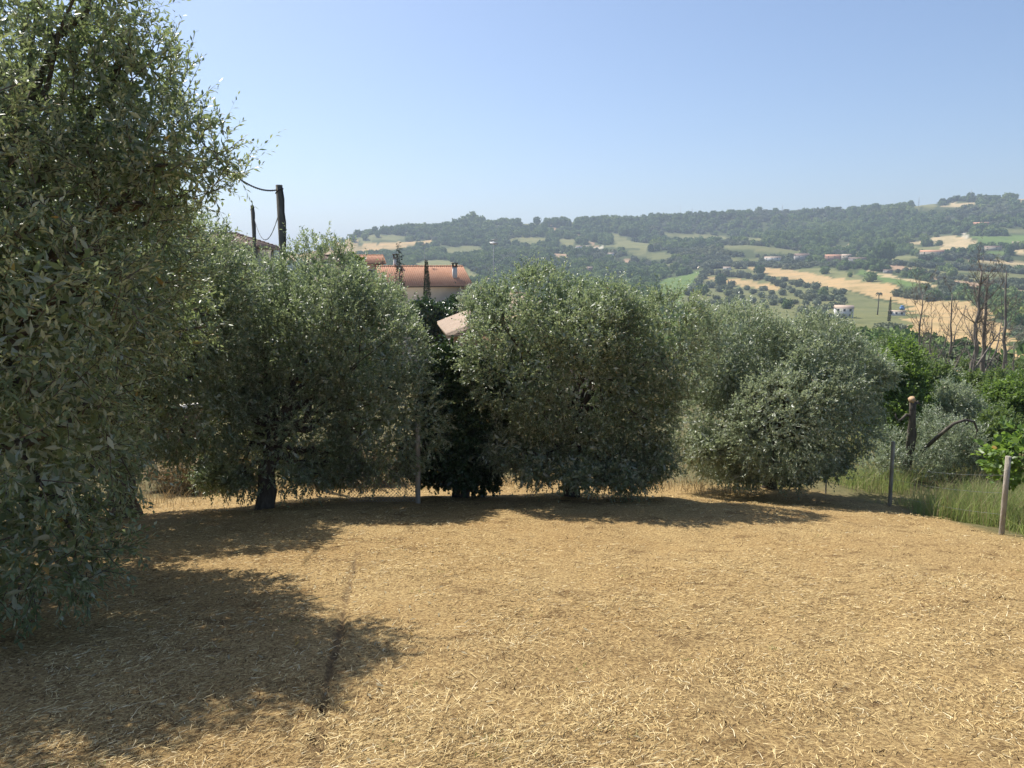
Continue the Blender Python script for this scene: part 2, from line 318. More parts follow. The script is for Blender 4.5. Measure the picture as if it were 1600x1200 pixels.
# the fields of the far hillside, each an outline on the land itself
WHEAT, PALEW, GREENF, MEADOW, OLIVEG, BARE, TRACKC = (.47, .33, .165), (.52, .40, .23), (.135, .200, .055), (.20, .20, .085), (.17, .175, .075), (.40, .27, .18), (.56, .50, .40)
FIELDS = [
 (OLIVEG, [(1060, 455), (1095, 420), (1160, 416), (1240, 440), (1330, 458), (1420, 480), (1440, 505), (1320, 520), (1180, 520), (1050, 500)]),
 (GREENF, [(1030, 440), (1040, 436), (1094, 423), (1086, 443), (1070, 461), (1060, 475), (1030, 470)]),
 (WHEAT, [(1160, 417), (1182, 416), (1240, 422), (1314, 435), (1360, 441), (1400, 446), (1412, 462), (1435, 468), (1500, 470), (1545, 482), (1575, 526), (1600, 545), (1640, 600), (1560, 580), (1500, 566), (1450, 545), (1408, 512), (1432, 492), (1420, 478), (1397, 470), (1352, 463), (1314, 451), (1240, 437), (1195, 428)]),
 (WHEAT, [(1104, 433), (1130, 432), (1180, 440), (1222, 450), (1215, 454), (1160, 446), (1106, 437)]),
 (MEADOW, [(1272, 418), (1300, 420), (1400, 444), (1360, 442), (1300, 432), (1240, 423)]),
 (GREENF, [(1328, 422), (1350, 423), (1395, 432), (1440, 446), (1425, 450), (1390, 442), (1340, 428)]),
 (PALEW, [(1345, 421), (1362, 424), (1400, 432), (1470, 447), (1465, 450), (1395, 435)]),
 (BARE, [(1384, 411), (1420, 417), (1440, 425), (1600, 453), (1640, 460), (1640, 470), (1600, 463), (1520, 448), (1430, 430), (1386, 418)]),
 (MEADOW, [(1400, 410), (1440, 416), (1530, 432), (1640, 445), (1640, 455), (1560, 447), (1440, 426)]),
 (PALEW, [(1498, 403), (1540, 408), (1600, 411), (1680, 415), (1680, 424), (1600, 419), (1545, 413)]),
 (PALEW, [(1413, 381), (1440, 377), (1487, 367), (1512, 372), (1534, 383), (1520, 389), (1495, 390), (1474, 393), (1465, 388), (1475, 380), (1450, 379), (1416, 386)]),
 (TRACKC, [(1505, 362), (1509, 362), (1515, 375), (1510, 376)]),
 (PALEW, [(1460, 373), (1488, 365), (1487, 368), (1460, 376)]),
 (GREENF, [(1514, 370), (1545, 370), (1600, 366), (1680, 366), (1680, 384), (1590, 386), (1545, 385)]),
 (MEADOW, [(1552, 358), (1600, 358), (1680, 358), (1680, 363), (1560, 363)]),
 (MEADOW, [(1418, 386), (1465, 385), (1468, 393), (1430, 394)]),
 (PALEW, [(1585, 390), (1600, 391), (1680, 396), (1680, 402), (1590, 397)]),
 (PALEW, [(1460, 324), (1484, 317), (1521, 316), (1528, 322), (1500, 324)]),
 (MEADOW, [(1424, 321), (1470, 316), (1462, 325), (1430, 326)]),
 (PALEW, [(1590, 313), (1620, 310), (1620, 316), (1592, 318)]),
 (MEADOW, [(950, 362), (965, 366), (1020, 381), (1010, 390), (990, 389), (940, 387), (965, 382)]),
 (MEADOW, [(1030, 367), (1075, 365), (1130, 369), (1190, 372), (1190, 380), (1120, 377), (1060, 376)]),
 (BARE, [(897, 366), (903, 367), (936, 386), (928, 387)]),
 (BARE, [(853, 350), (862, 354), (878, 363), (874, 367), (860, 358)]),
 (BARE, [(856, 396), (888, 397), (885, 405), (870, 404)]),
 (TRACKC, [(900, 386), (945, 385), (944, 388), (905, 389)]),
 (MEADOW, [(870, 374), (895, 374), (900, 385), (880, 384)]),
 (BARE, [(972, 402), (980, 404), (984, 413), (976, 412)]),
 (MEADOW, [(1040, 412), (1060, 413), (1058, 418), (1036, 416)]),
 (WHEAT, [(440, 392), (485, 388), (560, 383), (627, 378), (677, 374), (676, 380), (627, 388), (593, 394), (559, 402), (485, 410), (440, 412)]),
 (MEADOW, [(648, 412), (670, 407), (690, 406), (715, 414), (750, 432), (730, 440), (690, 440), (655, 425)]),
 (MEADOW, [(625, 351), (706, 350), (706, 354), (630, 356)]),
 (MEADOW, [(768, 344), (850, 345), (862, 351), (820, 352), (772, 350)]),
 (MEADOW, [(560, 372), (610, 366), (650, 370), (610, 376), (560, 380)]),
 (MEADOW, [(1330, 395), (1345, 390), (1350, 396), (1335, 400)]),
 (MEADOW, [(1362, 400), (1420, 398), (1440, 404), (1400, 408), (1370, 406)]), (OLIVEG, [(1130, 384), (1190, 385), (1260, 392), (1250, 397), (1180, 393), (1130, 390)]),
 (OLIVEG, [(1150, 402), (1190, 403), (1188, 409), (1140, 408)]), (GREENF, [(1540, 392), (1570, 394), (1568, 399), (1540, 397)]), (MEADOW, [(1290, 386), (1320, 384), (1324, 389), (1296, 391)]),
 (PALEW, [(1313, 379), (1332, 382), (1326, 384), (1312, 382)]), (OLIVEG, [(1480, 412), (1560, 424), (1620, 430), (1620, 438), (1540, 432), (1478, 419)]),
 (OLIVEG, [(985, 392), (1030, 394), (1060, 400), (1040, 405), (990, 399)]), (MEADOW, [(790, 372), (850, 370), (856, 378), (800, 382)]), (OLIVEG, [(690, 388), (745, 384), (760, 394), (700, 398)]), (MEADOW, [(880, 344), (900, 348), (892, 352), (876, 348)]),
]
FW = []
for c, P in FIELDS: FW.append((c, np.array([ground_at(min(p[0], 1680), p[1], 100)[:2] for p in P])))
def in_poly(x, y, P):
    ins = np.zeros(np.shape(x), bool); j = len(P)-1
    for i in range(len(P)):
        xi, yi = P[i]; xj, yj = P[j]
        ins ^= ((yi > y) != (yj > y)) & (x < (xj-xi)*(y-yi)/(yj-yi+1e-12)+xi); j = i
    return ins
def field_of(x, y):
    k = np.full(np.shape(x), -1); 
    for i, (c, P) in enumerate(FW): k[in_poly(x, y, P)] = i
    return k
def hill_mat():
    m, t, b = mat('hillside_fields'); at = t.nodes.new('ShaderNodeVertexColor'); at.layer_name = 'field'
    f = ntex(t, .035, 8, .65); f2 = ntex(t, .35, 5, .6)
    c = mixc(t, .8, at.outputs[0], ramp(t, f, [(.3, (.55, .62, .48)), (.5, (1.0, 1.0, .95)), (.7, (1.25, 1.12, .98))]), 'MULTIPLY')
    c = mixc(t, .7, c, ramp(t, f2, [(.3, (.72, .76, .68)), (.6, (1.05, 1.05, 1.05))]), 'MULTIPLY')
    t.links.new(c, b.inputs['Base Color']); b.inputs['Roughness'].default_value = .95; b.inputs['Specular IOR Level'].default_value = .1
    return m
front = np.concatenate([np.arange(-42, 42.01, .17), np.arange(44, 317, 3.5)])
rings = np.concatenate([[196], np.geomspace(200, 2500, 150), np.geomspace(2700, 9000, 8)])
h_me, hx, hy = polar_sheet('hillside', rings, np.radians(front), hill_mat(), lambda x, y: T(x, y, False)-.6*(np.hypot(x, y) < 199))
k = field_of(hx+5*noise(hx/14, hy/14, 81)+3*noise(hx/5, hy/5, 82), hy+9*noise(hx/16, hy/16, 83)+5*noise(hx/6, hy/6, 84)); base = np.array([.075, .095, .036])
C = np.tile(base, (len(hx), 1))
for i, (c, P) in enumerate(FW): C[k == i] = c
set_attr(h_me, 'field', C)
hill = tag(link('hillside', h_me), 'far hillside with wheat fields, meadows and woods', None, None, 'structure')

# ------------------------------------------------------------------ foliage builders
def unit(v): return v/(np.linalg.norm(v, axis=-1, keepdims=True)+1e-9)
def leaves_on_shoots(B, D, Ln, per, llen, lw, g, spread=.9, bend=None):
    """leaf pairs along curved shoots: returns base, direction, side, length, width of every leaf"""
    n = len(B); bend = g.normal(0, .22, (n, 3)) if bend is None else bend
    k = np.tile(np.arange(per), n); i = np.repeat(np.arange(n), per)
    t = (.12+.88*(k+.5*g.random(n*per))/per)
    P = B[i]+D[i]*(Ln[i]*t)[:, None]+bend[i]*(Ln[i]*t*t)[:, None]
    tan = unit(D[i]+2*bend[i]*t[:, None])
    e1 = unit(np.cross(tan, g.normal(0, 1, (n, 3))[i])); e2 = np.cross(tan, e1)
    a = (k//2)*math.pi/2+(k % 2)*math.pi+g.normal(0, .35, n*per)
    perp = e1*np.cos(a)[:, None]+e2*np.sin(a)[:, None]
    sp = g.uniform(.45, 1.0, n*per)*spread
    LD = unit(tan*np.cos(sp)[:, None]+perp*np.sin(sp)[:, None]+np.array([0, 0, -.08]))
    up = np.array([0, 0, 1.])+g.normal(0, .55, (n*per, 3))
    U = unit(np.cross(up, LD))
    Ls = llen*g.uniform(.6, 1.2, n*per)*(1-.25*t**3); W = lw*g.uniform(.75, 1.2, n*per)
    return P, LD, U, Ls, W
def leaf_geo(P, D, U, L, W, shape='fold'):
    N = np.cross(D, U); n = len(P); L = L[:, None]; W = W[:, None]
    if shape == 'fold':
        V = np.stack([P, P+D*L*.45+U*W*.5+N*W*.12, P+D*L-N*L*.06, P+D*L*.45-U*W*.5+N*W*.12], 1)
        b = np.arange(n)[:, None]*4
        return V.reshape(-1, 3), np.concatenate([b+[0, 2, 1], b+[0, 3, 2]])[:, ::-1] if False else np.concatenate([b+[0, 2, 1], b+[0, 3, 2]])
    V = np.stack([P, P+D*L*.28+U*W*.46+N*W*.1, P+D*L*.66+U*W*.42+N*(W*.1-L*.03), P+D*L-N*L*.09,
                  P+D*L*.66-U*W*.42+N*(W*.1-L*.03), P+D*L*.28-U*W*.46+N*W*.1], 1)
    b = np.arange(n)[:, None]*6
    return V.reshape(-1, 3), np.concatenate([b+[0, 3, 2, 1], b+[0, 5, 4, 3]])
def flat_twigs(B, D, Ln, bend, wd, g):
    n = len(B); S = unit(np.cross(D, g.normal(0, 1, (n, 3))))*wd; m = B+D*(Ln*.5)[:, None]+bend*(Ln*.25)[:, None]; e = B+D*Ln[:, None]+bend*Ln[:, None]
    V = np.stack([B-S, B+S, m+S*.7, m-S*.7, e], 1).reshape(-1, 3); b = np.arange(n)[:, None]*5
    return V, [b+[3, 2, 4], b+[0, 1, 2, 3]]
def lumps(c, rad, nl, g, low=-.55, lump=.46, jit=.18, core=.74):
    """overlapping lobes that make up an uneven crown"""
    out = [(np.array(c), np.array(rad)*core)]
    for i in range(nl):
        z = low+(1-low)*((i+.5)/nl); a = i*2.39996+g.uniform(-.3, .3); q = math.sqrt(max(0, 1-min(1, z*z)))
        d = np.array([q*math.cos(a), q*math.sin(a), z])
        out.append((np.array(c)+d*np.array(rad)*(.62+g.uniform(-jit, jit)), np.array(rad)*lump*g.uniform(.5, 1.28)))
    return out
def shell_points(LB, n, g, inner=.72, fill=.12):
    vol = np.array([np.prod(r)**(2/3) for _, r in LB]); vol[0] *= .8; pr = vol/vol.sum(); P, N = [], []
    got = 0
    while got < n:
        m = int(n*1.6)+200; i = g.choice(len(LB), m, p=pr); d = unit(g.normal(0, 1, (m, 3)))
        rr = np.where(g.random(m) < fill, g.uniform(.35, 1, m), g.uniform(.80, 1.0, m))
        C = np.array([c for c, _ in LB])[i]; Rr = np.array([r for _, r in LB])[i]
        p = C+d*Rr*rr[:, None]; ok = np.ones(m, bool)
        for j, (c, r) in enumerate(LB):
            q = np.linalg.norm((p-c)/r, axis=1); ok &= (q > inner) | (g.random(m) < fill*.5)
        P.append(p[ok]); N.append(unit(d[ok]/Rr[ok])); got += ok.sum()
    return np.concatenate(P)[:n], np.concatenate(N)[:n]
def wobble(a, b, k, g, amp):
    t = np.linspace(0, 1, k)[:, None]; p = a*(1-t)+b*t; w_ = g.normal(0, amp, (k, 3)); w_[0] = 0
    return p+w_*np.sin(t*math.pi*.9+.15)
def olive_tree(label, base, c, rad, n_sh, per, seed, group, m, llen=.062, lw=.0165, shape='fold', nl=15, trunk_r=.11, low=-.6, top_up=.75,
               fork=.42, name='olive_tree', cat='olive tree', shl=(.22, .50), zmin=.12, pick=0, inner=.72, extra=None, droop=.45, single=None, twig_w=.003, lump=.46, near_lance=0, fill_n=None, fill_s=1.9):
    if fill_n is None: fill_n = int(n_sh*2.3)
    g = np.random.default_rng(seed); base = np.array(base, float); c = np.array(c, float)-base; rad = np.array(rad, float)
    root = thing(name, label, cat, base, 0, group)
    LB = lumps(c, rad, nl, g, low, lump)
    if extra: LB += [(np.array(e[:3])-base, np.array(e[3:])) for e in extra]
    # trunk and limbs
    tb = MB(); fk = np.array([c[0]*fork*.5, c[1]*fork*.5, max(.5, (c[2]-rad[2]*.35)*1.0)])
    pth = wobble(np.array([0, 0, -.15]), fk, 8, g, trunk_r*.25); rr = np.linspace(1.5, .85, 8)*trunk_r; rr[0] *= 1.25
    tb.tube(pth, rr, 12, True, .28, g); link('trunk', tb.mesh('trunk', M['bark'], True), root)
    for cc, r_ in LB[1:]:
        b_ = MB(); p = wobble(pth[-1-g.integers(0, 3)], cc*.92+fk*.08, 7, g, .07); b_.tube(p, np.linspace(.48, .10, 7)*trunk_r, 6, True, .2, g)
        for q in range(4):
            s = p[g.integers(3, 7)]; e = cc+unit(g.normal(0, 1, 3))*r_*.85; b_.tube(wobble(s, e, 5, g, .03), np.linspace(.16, .04, 5)*trunk_r, 4, False)
        link('branch', b_.mesh('branch', M['bark'], True), root)
    # leafy shoots
    P, N = shell_points(LB, n_sh, g, inner)
    h = (P[:, 2]-c[2])/rad[2]
    D = N*.75+g.normal(0, .42, P.shape); D[:, 2] += np.where(h > 0, top_up*np.clip(h*1.5, 0, 1), droop*np.clip(h*1.6, -1, 0))
    D = unit(D); Ln = g.uniform(*shl, n_sh)*(1+.5*(g.random(n_sh) < .10)); lg = ((h > .3) & (g.random(n_sh) < .13)) | (g.random(n_sh) < .04); Ln[lg] *= g.uniform(1.2, 1.8, lg.sum()); D[lg] = unit(D[lg]+np.array([0, 0, .8]))
    P = P-D*(Ln*.55)[:, None]
    gz = T(P[:, 0]+base[0], P[:, 1]+base[1], False)-base[2]
    keep = P[:, 2] > gz+zmin+.25*g.random(n_sh); P, D, Ln = P[keep], D[keep], Ln[keep]
    bend = g.normal(0, .2, P.shape); bend[:, 2] -= .05
    LP, LD, U, L, W = leaves_on_shoots(P, D, Ln, per, llen, lw, g, .95, bend)
    if pick:
        x, y, dep = project(LP+base); sz = L/np.maximum(dep, .2)
        vis = (x > 6) & (x < 1594) & (y > 6) & (y < 1194) & (dep > .5)
        near = np.where(vis)[0]; near = near[np.argsort(dep[near])]
        # of the leaves nearest to the eye keep those no nearer leaf covers
        seen = {}; ch = []
        for q in near:
            cell = (int(x[q]//9), int(y[q]//9))
            if cell in seen: continue
            seen[cell] = 1; ch.append(q)
            if len(ch) >= pick: break
        ch = np.array(ch); V0, F0 = leaf_geo(np.zeros((1, 3)), np.array([[1., 0, 0]]), np.array([[0, 1., 0]]), np.array([1.]), np.array([lw/llen]), 'lance')
        lm = np_mesh('leaf', V0, F0, single)
        from mathutils import Matrix
        for q in ch:
            o = link('leaf', lm, root); d_, u_ = LD[q], U[q]; n_ = np.cross(d_, u_)
            mt = Matrix(((d_[0], u_[0], n_[0], LP[q][0]), (d_[1], u_[1], n_[1], LP[q][1]), (d_[2], u_[2], n_[2], LP[q][2]), (0, 0, 0, 1)))
            o.matrix_basis = mt @ Matrix.Diagonal((L[q], L[q]*W[q]/L[q]*llen/lw, L[q], 1))
        msk = np.ones(len(LP), bool); msk[ch] = False; LP, LD, U, L, W = LP[msk], LD[msk], U[msk], L[msk], W[msk]
    if fill_n:
        j = g.choice(len(LB), fill_n); dd = unit(g.normal(0, 1, (fill_n, 3))); rf = g.uniform(.25, .86, fill_n)
        FP = np.array([q[0] for q in LB])[j]+dd*np.array([q[1] for q in LB])[j]*rf[:, None]
        ok = FP[:, 2] > T(FP[:, 0]+base[0], FP[:, 1]+base[1], False)-base[2]+zmin+.2; FP = FP[ok]; nf = len(FP)
        FD = unit(g.normal(0, 1, (nf, 3))); FU = unit(np.cross(FD, g.normal(0, 1, (nf, 3)))); FL = llen*fill_s*g.uniform(.7, 1.2, nf)
        LP = np.concatenate([LP, FP]); LD = np.concatenate([LD, FD]); U = np.concatenate([U, FU]); L = np.concatenate([L, FL]); W = np.concatenate([W, FL*max(.36, lw/llen)])
    if near_lance:
        ne = np.linalg.norm(LP+base-np.array([0, 0, CAMZ]), axis=1) < near_lance
        V1, F1 = leaf_geo(LP[ne], LD[ne], U[ne], L[ne], W[ne], 'lance'); V2, F2 = leaf_geo(LP[~ne], LD[~ne], U[~ne], L[~ne], W[~ne], 'fold')
        V = np.concatenate([V1, V2]); F = [F1, F2+len(V1)]
    else: V, F = leaf_geo(LP, LD, U, L, W, shape)
    tag(link('crown', np_mesh('crown', V, F, m), root), None, None, None, 'stuff')
    V, F = flat_twigs(P, D, Ln, bend, twig_w, g)
    tag(link('twigs', np_mesh('twigs', V, F, M['bark']), root), None, None, None, 'stuff')
    return root

# ------------------------------------------------------------------ the olive trees of the plot
def base_on(x, y): return np.array([x, y, float(T(x, y, False))])
def crown_at(px, py, y): return at_y(px, py, y)
GRP = 'olive trees in a row along the lower edge of the plot'
import time as _t; _t0 = _t.time()
b = base_on(-5.4, 6.7)
olive_tree('huge olive tree in the left foreground with leaves close to the lens', b, (-5.2, 6.75, 1.6), (2.35, 2.6, 2.4), 7300, 16, 5, None, M['olive_near'],
             .072, .0215, 'fold', 24, .24, -.95, .4, pick=300, single=M['olive_leaf_single'], shl=(.20, .42), droop=.12,
           extra=[(-3.0, 6.6, 2.55, .75, .7, .5), (-3.75, 6.7, 3.75, .7, .7, .55), (-3.35, 5.4, 1.2, .75, .9, .9), (-3.4, 5.2, .3, .7, .8, .8), (-3.45, 5.1, -.35, .7, .7, .55), (-4.0, 5.8, 2.1, .8, .8, .8), (-4.2, 6.9, 3.2, .95, .9, .75), (-3.4, 6.9, 3.3, .6, .7, .55)], inner=.66, zmin=.05, lump=.40, near_lance=4.6, twig_w=.0048, fill_n=30000, fill_s=1.5)
b = base_on(-6.2, 11.4)
olive_tree('tall olive tree half hidden behind the foreground foliage', b, (-5.9, 10.9, .3), (2.3, 2.1, 2.9), 5600, 17, 6, GRP, M['olive'], .069, .0240, trunk_r=.16, low=-.55, zmin=.75, extra=[(*at_y(352, 440, 11.3), .6, .6, .55), (*at_y(300, 400, 11.0), .7, .7, .6), (*at_y(330, 520, 11.3), .6, .6, .6)], droop=.02, shl=(.18, .40), lump=.42, nl=20)
b = ground_at(413, 795)
olive_tree('olive tree with a dark trunk just left of the lone fence post', b, (-3.38, 12.7, -.34), (2.14, 1.85, 2.12), 6900, 17, 7, GRP, M['olive'], .069, .0245, trunk_r=.11, low=-.85, zmin=.22, lump=.42, nl=20, droop=.02, shl=(.18, .38),
           extra=[(*at_y(392, 446, 12.6), .70, .7, .62), (*at_y(560, 465, 12.6), .60, .6, .55), (*at_y(335, 740, 12.0), .40, .4, .34), (*at_y(480, 740, 11.9), .42, .4, .34), (*at_y(545, 735, 12.1), .42, .4, .32), (*at_y(372, 750, 11.7), .3, .3, .25)])
b = ground_at(893, 778)
olive_tree('broad round olive tree in the middle, right of the dark ivy hedge', b, (1.28, 12.9, -.36), (2.02, 1.75, 2.15), 6900, 17, 8, GRP, M['olive'], .069, .0245, trunk_r=.11, low=-.9, zmin=.06, lump=.42, nl=20, droop=.02, shl=(.18, .38),
           extra=[(*at_y(835, 725, 12.2), .5, .45, .40), (*at_y(905, 742, 11.8), .42, .35, .30), (*at_y(970, 742, 12.0), .5, .45, .36), (*at_y(1025, 715, 12.3), .42, .4, .42), (*at_y(790, 700, 12.4), .42, .4, .4), (*at_y(765, 480, 12.9), .45, .45, .42)])
b = ground_at(1200, 762)
olive_tree('silvery olive tree nearest the tall grass on the right', b, (5.3, 14.3, -.92), (1.95, 1.75, 1.92), 6500, 17, 9, GRP, M['olive_pale'], .069, .0245, trunk_r=.10, low=-.9, zmin=.04, lump=.42, nl=20, droop=.02, shl=(.18, .38),
           extra=[(*at_y(1375, 585, 14.2), .34, .4, .28), (*at_y(1112, 700, 13.6), .42, .4, .36), (*at_y(1165, 735, 13.8), .40, .4, .26), (*at_y(1240, 740, 13.8), .45, .4, .26), (*at_y(1300, 722, 13.9), .42, .4, .30)])
print('olives', _t.time()-_t0)

# ------------------------------------------------------------------ other shrubs and trees of the middle distance
def shrub(label, name, cat, px, ytop, r, wpx, m, seed, n_sh=650, per=14, llen=.07, lw=.03, hpx=None, group=None, trunk_r=.06, nl=10, droop=.2, zmin=.05, shl=None, depth=1.0):
    """a bush or small tree whose top shows at (px, ytop) from the camera's spot, standing on the land r metres away"""
    top = at_r(px, ytop, r); base = np.array([top[0], top[1], float(T(top[0], top[1], False))])
    wid = wpx*r/FPX; hgt = max(.5, top[2]-base[2]); hh = hgt if hpx is None else min(hgt, hpx*r/FPX)
    c = np.array([base[0], base[1], top[2]-hh*.52])
    sh = shl or (wid*.06+.08, wid*.12+.16)
    return olive_tree(label, base, c, (wid*.47, wid*.47*depth, hh*.50), n_sh, per, seed, group, m, llen, lw, trunk_r=trunk_r, nl=nl, low=-.8, name=name, cat=cat, droop=droop, zmin=zmin, shl=sh, lump=.44)
shrub('dense dark ivy covered hedge bush between the two middle olive trees', 'ivy_bush', 'hedge', 724, 522, 12.95, 165, M['laurel'], 31, 1900, 14, .078, .058, nl=14, depth=.75, zmin=.0, shl=(.15, .35))
shrub('low dark ivy mass spreading at the foot of the ivy covered hedge', 'ivy_bush', 'hedge', 712, 640, 13.1, 175, M['laurel'], 45, 1100, 14, .075, .055, nl=10, depth=.6, zmin=-.1, shl=(.12, .3))
shrub('dark leafy shrub below the orange roofed house', 'dark_shrub', 'shrub', 712, 452, 46, 75, M['laurel'], 32, 500, 12, .20, .14, 90)
shrub('grey green olive showing behind the left edge of the middle olive tree', 'olive_tree', 'olive tree', 752, 440, 42, 95, M['olive_pale'], 33, 900, 16, .16, .06, 110, GRP+' background' if False else None)
shrub('dark leafy shrub hiding the foot of the slim cypress', 'dark_shrub', 'shrub', 672, 458, 44, 90, M['laurel'], 43, 600, 12, .19, .13, 95)
shrub('mixed green shrub under the wall of the orange roofed house', 'green_shrub', 'shrub', 686, 478, 44, 60, M['scrub'], 44, 600, 12, .15, .08, 100)
shrub('pale young poplar shoot poking up before the houses', 'young_poplar', 'tree', 556, 384, 34, 34, M['green'], 34, 340, 14, .13, .09, 110)
shrub('bright green broadleaf bush between silvery olive and dead trees', 'green_bush', 'bush', 1395, 522, 23, 135, M['green'], 35, 1500, 15, .09, .055)
shrub('green bush with a dark hollow left of the dead trees', 'green_bush', 'bush', 1462, 548, 27, 90, M['scrub'], 36, 1100, 14, .10, .055)
shrub('pale silvery shrub below the tall dead trunks', 'silver_shrub', 'shrub', 1497, 585, 24, 84, M['olive_pale'], 37, 900, 14, .085, .03)
shrub('yellowish green bush at the foot of the tallest dead tree', 'green_bush', 'bush', 1540, 572, 29, 90, M['scrub'], 38, 900, 14, .11, .055)
shrub('tall green scrub at the right edge above the fig tree', 'green_scrub', 'bush', 1590, 578, 26, 100, M['green'], 39, 1000, 14, .10, .05)
shrub('low grey green scrub under the green bush behind the stump', 'low_scrub', 'bush', 1445, 600, 26, 120, M['scrub'], 40, 800, 14, .09, .04)
shrub('dark green scrub beside the bare logs', 'low_scrub', 'bush', 1560, 628, 20, 80, M['scrub'], 41, 700, 14, .08, .04)
shrub('small round olive bush in the valley left of the bright green bush', 'olive_bush', 'bush', 1352, 548, 33, 70, M['olive_pale'], 42, 500, 14, .12, .05)
for i, (px, yt, r, wd, mk, lab) in enumerate([(1330, 512, 75, 60, 'scrub', 'dark scrub in the valley below the white house'), (1395, 515, 85, 70, 'scrub', 'dark scrub in the valley right of the white house'),
        (1450, 532, 60, 50, 'scrub', 'grey scrub behind the leftmost dead tree'), (1478, 560, 48, 50, 'olive_pale', 'pale scrub around the forked dead tree'),
        (1500, 556, 52, 46, 'scrub', 'green scrub between the dead trunks'), (1590, 560, 60, 70, 'scrub', 'dark scrub behind the rightmost dead tree'),
        (1300, 520, 60, 60, 'olive_pale', 'pale olive scrub rising behind the silvery olive tree')]):
    shrub(lab, 'valley_scrub', 'bush', px, yt, r, wd, M[mk], 50+i, 620, 13, .0021*r, .0011*r)
shrub('sunlit dry weeds on the bank behind the foreground olive', 'dry_weeds', 'weeds', 315, 708, 16.5, 190, M['drybrush'], 61, 1300, 12, .07, .02, depth=.5, trunk_r=.01)
shrub('dry pale weeds along the fence behind the dark trunk', 'dry_weeds', 'weeds', 545, 706, 15.8, 210, M['drybrush'], 62, 1300, 12, .07, .02, depth=.45, trunk_r=.01)

def conifer(label, name, px, ytop, ybot, r, wpx, seed, cone=True):
    g = np.random.default_rng(seed); top = at_r(px, ytop, r); gz = float(T(top[0], top[1], False)); base = np.array([top[0], top[1], gz])
    root = thing(name, label, name.split('_')[0], base); H = top[2]-gz; w_ = wpx*r/FPX/2; vis = (ybot-ytop)*r/FPX*1.3
    t = MB(); t.tube([(0, 0, -.2), (0, 0, H*.5), (0, 0, H*.98)], [w_*.22, w_*.12, .02], 7); link('trunk', t.mesh('trunk', M['bark'], True), root)
    n = 5200 if cone else 1300; h = g.random(n)**.8 if cone else g.random(n)**.6; z = H-vis*h; a = g.random(n)*6.283
    if cone: rad = w_*np.sin(np.clip(h*1.15+.06, 0, 1.2)*1.35)**.8*g.uniform(.55, 1.05, n)*(1+.12*np.sin(3*a+5*h)); up = 1.4
    else: rad = w_*(.12+.88*h)*(.45+.55*np.abs(np.sin(h*26)))*g.uniform(.2, 1.05, n)*(1+.25*np.sin(5*a)); up = -.1
    P = np.stack([rad*np.cos(a), rad*np.sin(a), z], 1); D = unit(np.stack([np.cos(a), np.sin(a), np.full(n, up)], 1)+g.normal(0, .35, (n, 3))); U = unit(np.cross(D, g.normal(0, 1, (n, 3))))
    L = np.full(n, w_*.34)*g.uniform(.6, 1.3, n); V, F = leaf_geo(P, D, U, L, L*.32, 'fold')
    tag(link('crown', np_mesh('crown', V, F, M['cypress']), root), None, None, None, 'stuff')
conifer('slim dark cypress in front of the orange tiled roof', 'cypress_tree', 666, 407, 520, 62, 15, 71)
conifer('thin spiky conifer beside the left chimney of the orange roof', 'conifer_tree', 623, 377, 470, 58, 24, 72, False)
conifer('small dark spruce standing between the dead trunks on the right', 'spruce_tree', 1560, 553, 600, 47, 20, 73, False)

# ------------------------------------------------------------------ dead trees
def dead_tree(label, foot, tip, r, seed, rad=.10, fork=0, twig=1.0, nb=16):
    g = np.random.default_rng(seed); tp = at_r(*tip, r); ft = at_r(*foot, r); gz = float(T(ft[0], ft[1], False)); base = np.array([ft[0], ft[1], gz])
    root = thing('dead_tree', label, 'dead tree', base, 0, 'bare dead trees on the right'); e = tp-base
    t = MB(); pth = wobble(np.array([0, 0, -.1]), e, 12, g, .045); t.tube(pth, np.linspace(1.05, .26, 12)*rad, 8, True, .25, g)
    link('trunk', t.mesh('trunk', M['deadwood'], True), root); H = np.linalg.norm(e)
    def grow(mb, p0, d, L, rr, lev):
        k = 5; pts = [p0]; dd = d.copy()
        for q in range(k):
            dd = unit(dd+g.normal(0, .12, 3)+np.array([0, 0, .12])); pts.append(pts[-1]+dd*L/k)
        mb.tube(pts, np.linspace(rr, rr*.25, k+1), 5 if lev == 0 else 3, False)
        if lev < 2:
            for q in range(5 if lev == 0 else 4):
                j = g.integers(1, k+1); grow(mb, pts[j], unit(dd+g.normal(0, .7, 3)), L*g.uniform(.3, .55), max(rr*.42, .009), lev+1)
    for q in range(nb):
        i = g.integers(4, 12); p = pth[i]; a = g.random()*6.283; mb = MB()
        grow(mb, p, unit(np.array([math.cos(a), math.sin(a), g.uniform(.5, 1.5)])), twig*H*g.uniform(.10, .24), rad*.26*(1-.05*i), 0)
        link('branch', mb.mesh('branch', M['deadwood'], True), root)
    for q in range(fork):
        mb = MB(); p = pth[3+q]; sgn = -1 if q % 2 else 1; grow(mb, p, unit(np.array([sgn*.45, .1, 1.0])), H*.5, rad*.42, 0)
        link('branch', mb.mesh('branch', M['deadwood'], True), root)
dead_tree('leftmost tall dead tree with fine bare twigs', (1437, 585), (1441, 462), 44, 1, .085, 1, 1.2)
dead_tree('short forked dead tree beside the leftmost one', (1454, 590), (1456, 500), 42, 2, .07, 3, 1.1, 9)
dead_tree('forked dead tree with a long slanting limb, third from the left', (1484, 600), (1488, 460), 45, 3, .085, 3, .9, 12)
dead_tree('tallest dead tree with a thick leaning trunk and matted twigs', (1515, 610), (1534, 424), 43, 4, .15, 1, .8, 34)
dead_tree('thin dead stem close beside the tallest dead trunk', (1522, 605), (1526, 505), 42, 5, .055, 0, .8, 6)
dead_tree('straight thick dead trunk right of the tallest one', (1536, 605), (1544, 430), 44, 6, .14, 1, .8, 24)
